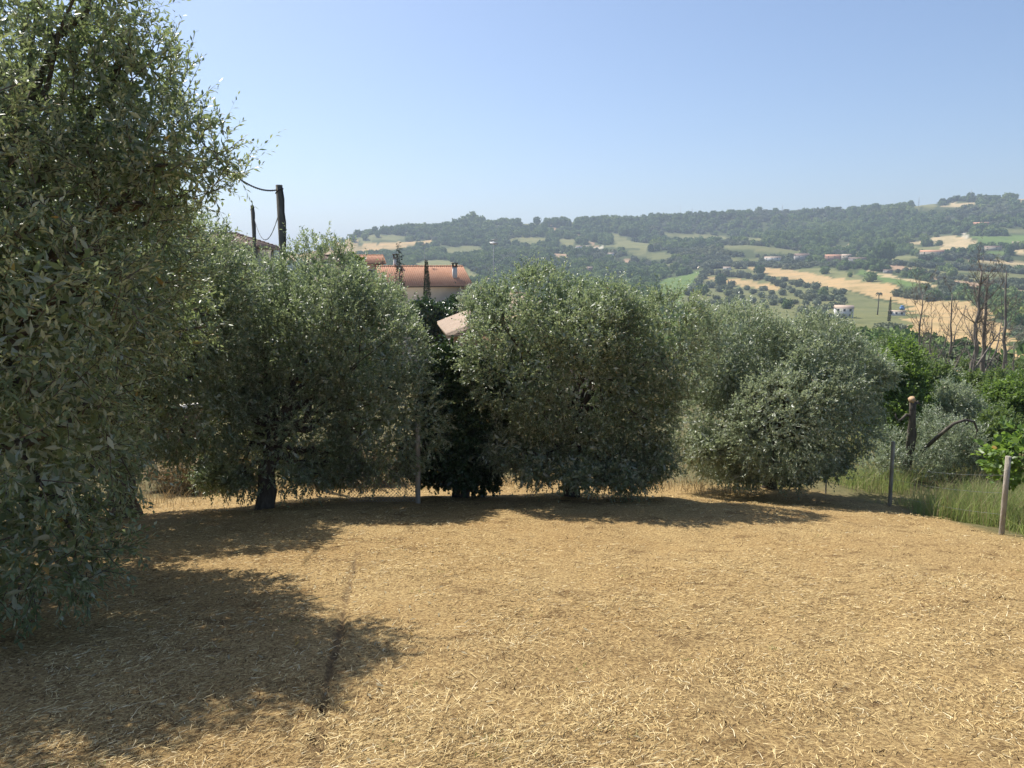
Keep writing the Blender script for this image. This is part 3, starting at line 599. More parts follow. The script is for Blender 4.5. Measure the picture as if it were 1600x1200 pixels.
dead_tree('lone pale dead trunk near the right edge', (1572, 600), (1573, 424), 42, 7, .11, 0, .9, 14)
dead_tree('short thin dead stem at the right edge', (1586, 605), (1584, 535), 40, 8, .06, 1, 1, 8)
dead_tree('slender dead sapling between the slanting limb and the tallest trunk', (1543, 600), (1550, 500), 46, 9, .05, 1, 1.2, 8)

# ------------------------------------------------------------------ cut-back olive with sprouts, logs, fig
def pollard():
    base = ground_at(1413, 752); g = np.random.default_rng(91); y = base[1]; L = lambda px, py, dy=0: at_y(px, py, y+dy)-base
    root = thing('pollarded_olive', 'cut back olive stump with freshly sawn top and curling bare limbs', 'tree stump', base)
    t = MB(); pth = [np.array([0, 0, -.1]), L(1416, 730), L(1421, 705), L(1424, 680), L(1425, 655), L(1426, 640), L(1426, 627)]
    t.tube(pth, [.14, .095, .08, .092, .07, .066, .078], 14, True, .4, g); tr = link('trunk', t.mesh('trunk', M['bark'], True), root)
    c = MB(); c.tube([L(1426, 627.5), L(1424.5, 621.5)+np.array([-.02, -.02, 0])], [.074, .066], 14, True, .2, g); link('sawn_top', c.mesh('sawn_top', M['cutwood'], False), root)
    for P, rr in (([L(1425, 650), L(1416, 648), L(1409, 655), L(1404, 658), L(1400, 652), L(1399, 647)], .04), ([L(1428, 632), L(1434, 628), L(1438, 633)], .05),
                  ([L(1440, 705, -.1), L(1468, 680, -.45), L(1490, 662, -.6), L(1508, 656, -.6), L(1522, 659, -.6), L(1527, 672, -.6), L(1523, 688, -.6)], .045)):
        mb = MB(); mb.tube(P, np.linspace(rr, rr*.35, len(P)), 8, True, .2, g); link('branch', mb.mesh('branch', M['bark'], True), root)
    LB = [(L(1390, 720, -.3), np.array([.3, .3, .3])), (L(1452, 728, -.3), np.array([.45, .35, .3])), (L(1500, 690, -.2), np.array([.5, .4, .4])), (L(1385, 700, .2), np.array([.38, .4, .45])), (L(1470, 690, .4), np.array([.55, .5, .5])), (L(1500, 705, .3), np.array([.5, .5, .42])), (L(1370, 735), np.array([.35, .4, .35])), (L(1440, 720, .5), np.array([.5, .4, .4])), (L(1490, 735, .2), np.array([.6, .4, .3])), (L(1455, 665, .6), np.array([.3, .3, .3]))]
    P, N = shell_points(LB, 1900, g, .4, .5); D = unit(N*.4+g.normal(0, .5, P.shape)+np.array([0, 0, .7])); Ln = g.uniform(.15, .38, len(P)); bend = g.normal(0, .2, P.shape)
    q = leaves_on_shoots(P, D, Ln, 11, .066, .022, g, .95, bend); V, F = leaf_geo(*q)
    tag(link('sprouts', np_mesh('sprouts', V, F, M['olive_pale']), root), None, None, None, 'stuff')
    V, F = flat_twigs(P, D, Ln, bend, .003, g); tag(link('twigs', np_mesh('twigs', V, F, M['bark']), root), None, None, None, 'stuff')
pollard()
for i, (a, b_, rr, lab) in enumerate([((1438, 640), (1462, 632), .09, 'grey sawn log lying just right of the stump top'), ((1480, 636), (1500, 631), .10, 'pale log lying in the sunlit grass below the silvery shrub'),
                                   ((1544, 652), (1560, 668), .08, 'dark broken log standing by the grass at right'), ((1566, 652), (1582, 655), .10, 'short brown log end beside the dark broken log')]):
    p = ground_at(*a); q = at_y(b_[0], b_[1], p[1]+.3); g = np.random.default_rng(i); mb = MB(); mb.tube(wobble(np.array([0, 0, .05]), q-p, 6, g, .03), rr, 9, True, .25, g)
    tag(link('fallen_log', mb.mesh('fallen_log', M['deadwood'], True), None, tuple(p)), lab, 'log', 'fallen logs in the rough grass')
olive_tree('fig like tree with broad bright green leaves at the right edge', base_on(7.9, 10.5), tuple(at_y(1650, 722, 10.4)), (.98, .9, .62), 300, 9, 95, None, M['fig'], .115, .085, 'lance', 9, .06, -.7, .3,
           name='fig_tree', cat='fig tree', fill_n=0, shl=(.15, .32), pick=200, single=M['fig_single'], droop=.1, lump=.5, inner=.5)

# ------------------------------------------------------------------ fences, poles, wall
def post(root, foot_w, top_w, rad, m='post'):
    mb = MB(); mb.tube([foot_w+np.array([0, 0, -.3]), foot_w, (foot_w+top_w)/2, top_w], [rad, rad, rad*.97, rad*.95], 10, True, .12, np.random.default_rng(int(abs(foot_w[0])*100)))
    return link('post', mb.mesh('post', M[m], True), root)
def wires(root, pts, heights):
    for h in heights:
        mb = MB()
        for p, q in zip(pts[:-1], pts[1:]):
            t = np.linspace(0, 1, 7)[:, None]; c = p*(1-t)+q*t+np.array([0, 0, h])-np.array([0, 0, .05])*(4*t*(1-t)); mb.tube(c, .0018, 4, False)
        link('wire', mb.mesh('wire', M['wire']), root)
p0 = ground_at(1565, 832); root = thing('wire_fence', 'post and wire fence along the tall grass on the right', 'fence', p0)
fp = []
for foot, top in (((1565, 832), (1574, 713)), ((1390, 792), (1394, 690)), ((1290, 772), (1291, 728))):
    f = ground_at(*foot); t_ = at_y(top[0], top[1], f[1]); t_[0] = f[0]+(t_[0]-f[0])*.6; post(root, f-p0, t_-p0, .036 if foot[0] != 1290 else .016); fp.append(f-p0)
wires(root, fp, (.25, .55, .8))
p0 = ground_at(653, 787); root = thing('chain_link_fence', 'lone wooden post with chain link netting between two olive trees', 'fence', p0)
tp = at_y(653, 660, p0[1]); post(root, p0*0, tp-p0, .042); HN = 1.05
net = MB(); x0, x1 = -1.15, -.03
for s in (1, -1):
    for k in range(-20, 24):
        a = x0+k*.055; t0, t1 = max(0, (x0-a)/(s*HN) if s > 0 else (a-x1)/HN), min(1, (x1-a)/HN if s > 0 else (a-x0)/HN)
        if t1 <= t0: continue
        net.tube([(a+s*HN*t0, .02*s, HN*t0+.03+.1*(t0)), (a+s*HN*t1, .02*s, HN*t1+.03+.1*t1)], .0028, 4, False)
link('netting', net.mesh('netting', M['wire']), root)
f = ground_at(1140, 772); mb = MB(); tt = at_y(1145, 742, f[1])-f; mb.tube([(0, 0, -.1), tt*.5, tt], .008, 6); tag(link('thin_stake', mb.mesh('thin_stake', M['post'], True), None, tuple(f)), 'thin leaning stake at the foot of the silvery olive tree', 'stake')
# retaining wall seen under the foliage at left
wa, wb = at_r(90, 655, 21), at_r(330, 655, 21.5); mid = (wa+wb)/2; ln = float(np.linalg.norm(wb-wa)); rz = math.atan2(wb[1]-wa[1], wb[0]-wa[0])
gz = float(T(mid[0], mid[1], False))-.4; root = thing('garden_wall', 'brown rendered garden wall with pale coping behind the left olive trees', 'wall', (mid[0], mid[1], gz), rz)
mb = MB(); mb.box((0, 0, (wa[2]-gz)/2-.03), (ln, .3, wa[2]-gz-.06)); link('wall_body', mb.mesh('wall_body', M['brownwall']), root)
for k in range(6):
    mb = MB(); mb.box((-ln/2+ln/6*(k+.5), 0, wa[2]-gz-.02), (ln/6-.012, .38, .08)); link('coping_stone', mb.mesh('coping_stone', M['concrete']), root)
# poles with a twisted cable
def pole(label, foot, top, r, rad, name='wooden_pole'):
    tpw = at_r(*top, r); gz = float(T(tpw[0], tpw[1], False)); base = np.array([tpw[0], tpw[1], gz]); root = thing(name, label, 'pole', base, 0, 'wooden poles behind the left olive trees')
    H = tpw[2]-gz; mb = MB(); mb.tube([(0, 0, -.3), (0, 0, H*.3), (.01, 0, H*.7), (0, 0, H)], [rad*1.2, rad*1.1, rad*1.02, rad], 14, True, 0, np.random.default_rng(3)); link('shaft', mb.mesh('shaft', M['pole'], True), root)
    c = MB(); c.tube([(rad*.9, -.02, H-.05), (rad*1.35, -.03, H-.28), (rad*1.2, -.03, H-.55), (rad*1.5, -.03, H-.75), (rad*1.15, -.03, H-1.3)], .016, 6); link('tied_cable', c.mesh('tied_cable', M['cable'], True), root)
    c = MB(); a = np.linspace(0, 2*math.pi, 17); c.tube(np.stack([np.cos(a)*rad*1.08, np.sin(a)*rad*1.08, H-.12+.05*np.cos(a)], 1), .014, 6, False); link('cable_loop', c.mesh('cable_loop', M['cable'], True), root)
    return tpw
P1 = pole('thick round wooden pole rising behind the olive tree', (440, 400), (436, 289), 16.5, .068)
P2 = pole('thinner wooden pole further back near the brown roof', (396, 380), (394, 321), 30, .062)
def cable(label, a, b_, sag, rad, n=60, tw=None):
    t = np.linspace(0, 1, n); c = a[None]*(1-t[:, None])+b_[None]*t[:, None]; c[:, 2] -= sag*4*t*(1-t)
    mb = MB(); ph = t*np.linalg.norm(b_-a)/(tw or .25)*2*math.pi
    for s in (0, math.pi):
        o = np.stack([np.cos(ph+s)*.0, np.cos(ph+s), np.sin(ph+s)], 1)*rad*.8
        mb.tube(c-a+o, rad*.75, 5, False)
    tag(link('overhead_cable', mb.mesh('overhead_cable', M['cable'], True), None, tuple(a)), label, 'cable')
q0 = at_r(250, 130, 11.5)
cable('twisted dark cable hanging from the thick pole into the left foliage', P1+np.array([-.05, 0, -.10]), q0, .42, .013, 160)
cable('thin slack cable drooping between the two wooden poles', P1+np.array([-.06, 0, -.65]), P2+np.array([.05, 0, -.45]), .62, .010, 120)

# ------------------------------------------------------------------ houses
def roof_plane(mb, A, E, S, W, H, kl, kr, pitch=.21, amp=.055):
    """rounded tile columns on a slope: A eave corner, E along the eave, S up the slope, kl/kr the slant of the hips (0: straight edge)"""
    N = np.cross(E, S); n = max(2, int(round(W/pitch))); w_ = W/n
    def top(s): 
        t = H
        if kl: t = min(t, s*kl)
        if kr: t = min(t, (W-s)*kr)
        return max(t, .03)
    for i in range(n):
        s0 = i*w_; V = []; offs = [(0, 0), (.18, .75), (.5, 1), (.82, .75), (1, 0)]
        for q, h in offs:
            s = s0+q*w_; V += [A+E*s+N*amp*h, A+E*s+S*top(s)+N*amp*h]
        F = [[2*j, 2*j+2, 2*j+3, 2*j+1] for j in range(4)]; F += [[0, 8, 6, 4], [0, 4, 2]]
        mb.add(np.array(V), F)
def house(label, x, y, zb, w_, d, h, rz, wall, tile, ov=.4, slope=.38, hipl=False, hipr=False, tiles=True, wins=(), chims=(), antenna=None, name='house', cat='house', skirt=3, group=None):
    root = thing(name, label, cat, (x, y, zb), rz, group)
    mb = MB(); rise = (d/2)*slope; mb.box((0, 0, (h-skirt)/2), (w_, d, h+skirt))
    for s, hip in ((-1, hipl), (1, hipr)):
        if not hip: mb.add([(s*w_/2, -d/2, h), (s*w_/2, d/2, h), (s*w_/2, 0, h+rise)], [[0, 1, 2]] if s > 0 else [[1, 0, 2]])
    wo = link('wall', mb.mesh('wall', M[wall]), root)
    run = d/2+ov; H3 = run*slope; z0 = h-ov*slope; sl = math.hypot(run, H3); W = w_+2*ov; k = sl/run
    mb = MB(); hl, hr = (run if hipl else 0), (run if hipr else 0)
    # solid slab under the tiles
    def P(a, b_, z): return np.array([a, b_, z])
    for dz in (0,):
        r0, r1 = P(-W/2+hl, 0, z0+H3), P(W/2-hr, 0, z0+H3); a, b_, c, dd = P(-W/2, -run, z0), P(W/2, -run, z0), P(W/2, run, z0), P(-W/2, run, z0)
        lo = np.array([0, 0, -.12]); V = [a, b_, c, dd, r0, r1, a+lo, b_+lo, c+lo, dd+lo, r0+lo, r1+lo]
        F = [[0, 1, 5, 4], [2, 3, 4, 5], [0, 4, 3], [1, 2, 5], [7, 6, 10, 11], [9, 8, 11, 10], [10, 6, 9], [8, 7, 11], [0, 6, 7, 1], [2, 8, 9, 3], [1, 7, 8, 2], [3, 9, 6, 0]]
        mb.add(V, F)
    ro = link('roof', mb.mesh('roof', M[tile]), root)
    if tiles:
        tm = MB(); S = np.array([0, run, H3])/sl
        roof_plane(tm, P(-W/2, -run, z0+.01), np.array([1., 0, 0]), S, W, sl, k if hipl else 0, k if hipr else 0)
        roof_plane(tm, P(W/2, run, z0+.01), np.array([-1., 0, 0]), S*np.array([1, -1, 1]), W, sl, k if hipr else 0, k if hipl else 0)
        if hipr: roof_plane(tm, P(W/2, -run, z0+.01), np.array([0, 1., 0]), np.array([-run, 0, H3])/sl, 2*run, sl, k, k)
        if hipl: roof_plane(tm, P(-W/2, run, z0+.01), np.array([0, -1., 0]), np.array([run, 0, H3])/sl, 2*run, sl, k, k)
        tag(link('tile_rows', tm.mesh('tile_rows', M[tile]), ro), None, None, None, 'stuff')
        rd = MB()
        def capline(a_, b2):
            nn = max(2, int(np.linalg.norm(b2-a_)/.32))
            for q in range(nn):
                p = a_+(b2-a_)*q/nn; e = a_+(b2-a_)*(q+.93)/nn; rd.tube([p+np.array([0, 0, .05]), e+np.array([0, 0, .03])], [.12, .095], 7, True)
        capline(r0, r1)
        if hipr: capline(b_, r1); capline(c, r1)
        if hipl: capline(a, r0); capline(dd, r0)
        link('ridge_tiles', rd.mesh('ridge_tiles', M[tile]), ro)
        gt = MB(); gt.tube([a+np.array([0, -.06, -.05]), b_+np.array([0, -.06, -.05])], .06, 7); gt.tube([b_+np.array([-.25, .05, -.1]), P(w_/2-.15, -d/2-.06, h-.6), P(w_/2-.15, -d/2-.06, -skirt*.5)], .05, 7); link('gutter', gt.mesh('gutter', M['wood_dark'], True), root)
    for (face, u, zc, ww, hh) in wins:
        fr = MB(); gl = MB(); e = .06
        c_, sz, sg = {'f': ((u, -d/2-.005, zc), (ww+.2, .06, hh+.2), (ww, .08, hh)), 'l': ((-w_/2-.005, u, zc), (.06, ww+.2, hh+.2), (.08, ww, hh)), 'r': ((w_/2+.005, u, zc), (.06, ww+.2, hh+.2), (.08, ww, hh))}[face]
        fr.box(c_, sz); o = link('window', fr.mesh('window', M['white' if wall != 'white' else 'grey']), root); gl.box(c_, sg); link('pane', gl.mesh('pane', M['glass']), o)
    for (cx, cy, wz, top, m2) in chims:
        c1 = MB(); zz = z0+H3*(1-abs(cy)/run)-.3; c1.box((cx, cy, (zz+top)/2), (wz, wz, top-zz)); o = link('chimney', c1.mesh('chimney', M[m2]), root)
        c2 = MB(); c2.box((cx, cy, top+.05), (wz*1.25, wz*1.25, .1)); 
        for sx in (-1, 1):
            for sy in (-1, 1): c2.box((cx+sx*wz*.42, cy+sy*wz*.42, top+.22), (.1, .1, .26))
        c2.box((cx, cy, top+.39), (wz*1.4, wz*1.4, .09)); link('cap', c2.mesh('cap', M['wood_dark']), o)
    if antenna:
        ax, ay, ah, sc = antenna; a1 = MB(); a1.tube([(ax, ay, h), (ax, ay, ah)], .02, 6); o = link('antenna_mast', a1.mesh('antenna_mast', M['steel']), root)
        a2 = MB(); a2.tube([(ax-.55*sc, ay, ah-.08), (ax+.45*sc, ay, ah+.02)], .022, 5)
        for q in np.linspace(-.5, .4, 8): a2.tube([(ax+q*sc, ay-.35*sc, ah-.04+q*.08), (ax+q*sc, ay+.35*sc, ah-.04+q*.08)], .014, 4)
        for q in (-.25, -.12, .12, .25): a2.tube([(ax-.45*sc, ay-.3*sc, ah+q*sc), (ax-.15*sc, ay+.3*sc, ah+q*sc*.6)], .014, 4)
        link('antenna', a2.mesh('antenna', M['steel']), o)
    return root
# orange roofed house: ridge and eaves where the photograph shows them, 75 m away
def zat(py, r): return float(at_r(800, py, r)[2])
rA = 75; xl = at_y(578, 447, rA)[0]; xr = at_y(722, 447, rA)[0]; ze = zat(447, rA); zr = zat(417, rA)
dA = 2*(zr-ze)/.42-.8; gz = float(T((xl+xr)/2, rA+dA/2, False))
house('house with bright orange tiled hip roof and white chimneys', (xl+xr)/2, rA+dA/2, gz, xr-xl-.8, dA, ze-gz+.17, .30, 'beige', 'tile_orange', .4, .42, False, False,
      wins=(('f', 3.2, ze-gz-2.1, 1.0, 1.3), ('f', -1.5, ze-gz-2.1, 1.0, 1.3)), chims=((3.05, -dA*.32, .42, zat(412, rA)-gz-.35, 'white'), (-2.55, .3, .42, zat(397, rA)-gz-.4, 'white')), antenna=(.65, 1, zat(379, rA)-gz, .5))
rB = 108; xl = at_y(540, 411, rB)[0]; xr = at_y(594, 411, rB)[0]; ze = zat(411.5, rB); gz = float(T((xl+xr)/2, rB+3, False))
house('small far house with orange roof left of the white chimney', (xl+xr)/2, rB+3, gz, xr-xl-.8, 5, ze-gz+.15, .05, 'salmon', 'tile_orange', .4, .40, False, False, wins=(('f', 1, ze-gz-1.5, .9, 1.1),))
rE = 92; ze = zat(413, rE); gz = float(T(at_y(517, 413, rE)[0], rE+3, False))
house('hidden house whose three brick chimneys show above the olive tree', at_y(517, 413, rE)[0], rE+3, gz, 5.2, 5, ze-gz+.15, 0, 'beige', 'tile_brown', .4, .36, False, False,
      chims=((-.95, 0, .42, zat(403, rE)-gz, 'salmon'), (.45, 0, .42, zat(402, rE)-gz, 'salmon'), (.95, 0, .42, zat(401, rE)-gz, 'salmon')))
# pale roofed pink house, seen from its sunlit left side; the ridge runs away from the camera
zC = zat(503, 40.3); gz = float(T(0, 37.5, False)); 
house('pink house with pale old tiles behind the middle olive tree', .55, 37.6, gz, 6.2, 7.4, zC-gz+.12, R(90+9), 'pink', 'tile_old', .4, .38, False, False,
      wins=(('f', -1.4, zC-gz-1.5, .9, 1.1),), antenna=(-.6, 1.55, zat(379, 38)-gz, .55))
for o in []: pass
rD = 50; xl = at_y(250, 386, rD)[0]; xr = at_y(404, 386, rD)[0]; ze = zat(386.5, rD); gz = float(T((xl+xr)/2, rD+3, False))
house('house with weathered brown hip roof behind the two poles', (xl+xr)/2, rD+2.4, gz, xr-xl-.8, 4.0, ze-gz+.15, 0, 'grey', 'tile_brown', .4, .40, False, True, wins=(('f', 1.6, ze-gz-1.4, .9, 1.1),))

# ------------------------------------------------------------------ the far hillside: groves, woods, farms, masts
import bmesh
def clump(name, seed, m, cards=170, flat=.8, size=.17):
    """a small far tree: an uneven core with many leaf clumps standing proud of it"""
    g = np.random.default_rng(seed); bm = bmesh.new(); bmesh.ops.create_icosphere(bm, subdivisions=2, radius=.78)
    co = np.array([v.co for v in bm.verts]); F = np.array([[v.index for v in f.verts] for f in bm.faces]); bm.free()
    co *= (1+.28*noise(co[:, 0]*2.3+seed*7.1, co[:, 1]*2.3+co[:, 2]*1.9, seed))[:, None]
    d = unit(g.normal(0, 1, (cards, 3))); d[:, 2] = np.where(d[:, 2] < -.5, -d[:, 2], d[:, 2])
    P = d*(.74+.30*noise(d[:, 0]*2.3+seed*7.1, d[:, 1]*2.3+d[:, 2]*1.9, seed)+.16*g.random(cards))[:, None]
    D = unit(g.normal(0, 1, (cards, 3))+d*.5); U = unit(np.cross(D, g.normal(0, 1, (cards, 3)))); L = size*2*g.uniform(.6, 1.3, cards)
    V, F2 = leaf_geo(P-D*L[:, None]*.5, D, U, L, L*.75, 'fold'); V = np.concatenate([co, V]); F = np.concatenate([F, F2+len(co)])
    V[:, 2] = V[:, 2]*flat+.80*flat; return np_mesh(name, V, F, m)
OL = [clump('hill_olive_%s' % q, 100+i, M['hill_olive'], 190, .82) for i, q in enumerate('abc')]
TRM = [clump('hill_tree_%s' % q, 110+i, M['hill_tree'], 190, 1.05) for i, q in enumerate('abc')]
g = np.random.default_rng(77); TAKEN = []
def hill_tree(px, py, wpx, meshes, name, label, cat, group, zs=1.0):
    p = ground_at(px, py, 60); r = np.hypot(p[0], p[1]); s = wpx*r/FPX*.52
    o = link(name, meshes[g.integers(0, len(meshes))], None, (p[0], p[1], float(T(p[0], p[1], False))-.1*s), g.random()*6.28); o.scale = (s*g.uniform(.9, 1.12), s*g.uniform(.9, 1.12), s*zs*g.uniform(.85, 1.1))
    tag(o, label, cat, group); TAKEN.append((p[0], p[1], s)); return o
LG = ('round grey green olive tree in the grove on the facing hillside', 'olive tree', 'olives of the hillside grove')
for X, Y in [(360,115),(410,110),(460,105),(510,108),(370,145),(410,165),(470,170),(540,180),(600,185),(660,190),(735,200),(800,215),(850,205),(640,110),(910,220),(955,240),(1000,265),(1060,225),(1050,285),(1130,255),(1190,270),(1100,305),(1260,285),(1340,295),(345,175),(330,200),(310,230),(290,260),(270,290),(245,320),(200,350),(400,280),(590,270),(490,320),(570,310),(650,350),(725,305),(780,340),(455,390),(560,350),(610,380),(670,410),(570,400),(480,430),(560,430),(610,435),(770,420),(690,450),(855,370),(870,430),(950,350),(950,400),(960,440),(1040,350),(1040,420),(1130,330),(1150,430),(1220,380),(1270,400),(1250,440),(1180,360),(1350,440),(1420,320),(1400,400),(1470,400),(1520,350),(1440,480),(1580,340),(890,480),(1220,510),(1270,530),(1350,490),(1400,530),(1480,560),(1550,400),(1580,420),(230,410),(310,440),(420,440),(1590,560),(1440,570),(1380,340),(1320,390),(1300,350),(1500,470),(1560,470)]:
    hill_tree(1040+X/5.714, 400+Y/5.714, 12.5*g.uniform(.85, 1.25), OL, 'olive_tree', *LG)
for X, Y, w_, lab in [(840, 158, 16, 'dark tree alone on the edge of the upper wheat field'), (490, 262, 19, 'broad green tree at the top of the olive grove'), (330, 345, 19, 'broad green tree at the left end of the olive grove')]:
    hill_tree(1040+X/5.714, 400+Y/5.714, w_, TRM, 'field_tree', lab, 'tree', 'single trees among the fields')
ORD = ['first', 'second', 'third', 'fourth', 'fifth', 'sixth', 'seventh', 'eighth', 'ninth', 'tenth', 'eleventh', 'twelfth', 'thirteenth', 'fourteenth', 'fifteenth', 'sixteenth', 'seventeenth', 'eighteenth']
ROWN = ['right of the big dark pine', 'above the pale strip at far right', 'under the brown strip', 'in the lowest right hand corner', 'just above the brown strip', 'nearest the right edge', 'behind the dead tree tops', 'below the reddish roofed farmhouse', 'below the stubble field track', 'beside the small grey shed', 'below the pale track']
LR = ('grey green olive tree in the long rows on the right hillside', 'olive tree', 'olives in rows on the right')
rows = [(470, 400, 1000, 425, 13, 10), (1000, 425, 1600, 470, 13, 11), (600, 480, 1250, 545, 15, 8), (1330, 575, 1600, 600, 7, 11), (820, 470, 1180, 510, 7, 8), (1200, 440, 1600, 455, 9, 11), (1290, 545, 1600, 560, 6, 10), (750, 345, 1010, 350, 7, 11), (1040, 330, 1330, 360, 8, 9), (560, 460, 760, 470, 5, 9), (900, 590, 1180, 620, 6, 8)]
for ri, (x0, y0, x1, y1, n, w_) in enumerate(rows):
    for q in range(n):
        t = (q+g.uniform(-.25, .25))/max(1, n-1); hill_tree(1300+(x0+(x1-x0)*t)/5.333, 340+(y0+(y1-y0)*t+g.uniform(-5, 5))/5.333, w_*g.uniform(.8, 1.3), OL, 'olive_tree', '%s olive from the left in the row %s' % (ORD[q], ROWN[ri]), 'olive tree', LR[2])
for i, (px, py, w_) in enumerate([(1402, 463, 17), (1418, 466, 18), (1434, 468, 18), (1451, 471, 19)]):
    hill_tree(px, py, w_, OL, 'olive_tree', ('leftmost', 'second', 'third', 'rightmost')[i]+' large olive in the clump of four below the wheat field', 'olive tree', 'four large olives in a clump')
for px, py, w_, lab in [(1360, 440, 17, 'round dark tree standing in the wheat by the green strip'), (1328, 433, 8, 'small bush in the wheat near the green strip'), (1288, 428, 13, 'small spreading tree above the upper wheat field'), (1487, 432, 15, 'dark round tree between the right hand olive rows'),
                        (1383, 408, 26, 'big dark pine beside the grey farm sheds'), (1366, 410, 22, 'dark tree right of the farm cluster'), (1375, 424, 14, 'dark tree behind the small shed'), (1462, 470, 13, 'dark bush by the bare field on the right'), (1466, 548, 9, 'dark bush in the lower wheat field')]:
    hill_tree(px, py, w_, TRM, 'field_tree', lab, 'tree', 'single trees among the fields')
for qi, (px, py, w_) in enumerate(sorted([(712, 352, 15), (724, 351, 17), (738, 349, 20), (750, 350, 18), (762, 352, 14), (781, 346, 10), (839, 347, 12), (856, 349, 14), (868, 350, 14), (880, 350, 13), (902, 350, 15), (947, 346, 11), (500, 392, 9), (520, 385, 10), (535, 379, 10), (552, 374, 11), (570, 370, 10), (590, 366, 10)])):
    hill_tree(px, py+4, w_, TRM, 'ridge_tree', '%s from the left of the dark trees standing out on the ridge' % ORD[qi], 'tree', 'trees on the skyline ridge', 1.05)

# farms and houses of the hillside
def hill_house(px, py, wpx, hpx, wall, tile, label, rz=.2, dratio=.75, slope=.36, wn=2, name='farmhouse'):
    p = ground_at(px, py, 60); r = np.hypot(p[0], p[1]); w_ = wpx*r/FPX; h = hpx*r/FPX*.72; d = w_*dratio
    rows_ = 2 if h > 4 else 1; wins = [('f', w_*(-.5+(i+.5)/wn), h*(j+.55)/rows_, min(1.1, w_*.12), min(1.4, h*.28/rows_*1.6)) for i in range(wn) for j in range(rows_)]
    az = math.atan2(p[0], p[1]); TAKEN.append((p[0], p[1], w_*.8))
    return house(label, p[0], p[1]+d/2, float(T(p[0], p[1], False)), w_, d, h, -az+rz, wall, tile, .4, slope, tiles=False, wins=wins, name=name)
hill_house(1322, 497, 24, 20, 'white', 'tile_old', 'white two storey house among olives below the wheat field', .12, .8, .36, 3)
hill_house(1404, 493, 20, 8, 'white', 'tile_old', 'long low white house with a blue cover near the dead trees', -.1, .5, .2, 3)
hill_house(1255, 407, 19, 10, 'grey', 'tile_brown', 'grey farmhouse with pinkish roof above the wheat field', .2)
hill_house(1306, 407, 24, 9, 'salmon', 'tile_orange', 'salmon farm building left of the farm cluster', .1, .5, .3, 3)
hill_house(1324, 407, 12, 10, 'beige', 'tile_old', 'beige house in the middle of the farm cluster', -.1)
hill_house(1342, 411, 22, 9, 'grey', 'tile_brown', 'grey sheds at the right end of the farm cluster', .15, .5, .25, 2)
hill_house(1209, 408, 22, 7, 'white', 'tile_old', 'long low white house at the top of the wood edge', -.15, .5, .25, 3)
hill_house(1137, 422, 11, 5, 'white', 'tile_old', 'small white hut among the upper olives', .1, .7, .3, 1)
hill_house(1460, 401, 28, 9, 'beige', 'tile_orange', 'farmhouse with reddish roof below the pale stubble field', .1, .5, .32, 3)
hill_house(1536, 356, 17, 8, 'salmon', 'tile_orange', 'salmon house high in the woods on the right', .15, .6, .3, 2)
hill_house(1554, 391, 20, 6, 'beige', 'tile_brown', 'low beige farm building beside the stubble field track', -.1, .5, .25, 2)
hill_house(1389, 427, 11, 6, 'grey', 'tile_brown', 'small grey shed at the end of the green strip', .1, .7, .2, 1)
hill_house(921, 424, 10, 8, 'salmon', 'tile_old', 'pinkish house just above the top of the middle olive tree', .1, .7, .3, 1)
hill_house(905, 389, 9, 5, 'white', 'tile_old', 'tiny white house below the bare track on the far hill', .2, .7, .3, 1)
hill_house(918, 388, 8, 4, 'white', 'tile_old', 'tiny pale shed right of the tiny white house', .0, .7, .3, 1)
hill_house(955, 400, 9, 5, 'white', 'tile_old', 'tiny white house among dark trees in the far hollow', .1, .7, .3, 1)
hill_house(1352, 520, 14, 6, 'white', 'tile_old', 'small white shed left of the bright green bush', .1, .6, .2, 1, 'garden_shed')
hill_house(1590, 384, 9, 6, 'beige', 'tile_old', 'small beige house by the green field at the right edge', .1, .6, .3, 1)
p = ground_at(1408, 487, 60); r = np.hypot(p[0], p[1]); s = r/FPX; mb = MB(); mb.box((0, 0, 3*s), (5*s, 4*s, 4*s)); mb.box((0, 0, 6*s), (3*s, 3*s, 2.4*s)); tag(link('water_tank', mb.mesh('water_tank', M['blue']), None, tuple(p+np.array([0, -2*s, 1.5*s]))), 'blue covered tank beside the long low white house', 'tank')
def palm():
    p = ground_at(1371, 492, 60); r = np.hypot(p[0], p[1]); s = r/FPX; root = thing('palm_tree', 'tall thin palm rising from the olives near the white house', 'palm', p)
    t = MB(); t.tube([(0, 0, 0), (.2*s, 0, 15*s), (0, 0, 30*s)], [.9*s, .7*s, .6*s], 8); link('trunk', t.mesh('trunk', M['bark']), root); gg = np.random.default_rng(5)
    for k in range(14):
        a = k*2.4; mb = MB(); dx, dy = math.cos(a), math.sin(a); u = gg.uniform(.2, 1)
        pts = [np.array([dx*q*4.6*s, dy*q*4.6*s, (30+(u*4*q-5.5*q*q))*s]) for q in np.linspace(0, 1, 5)]; mb.tube(pts, np.array([.3, .6, .6, .5, .1])*s, 4); link('frond', mb.mesh('frond', M['cypress']), root)
palm()
conifer('thin dark cypress near the long low white house', 'cypress_tree', 1392, 464, 490, 330, 4, 75)
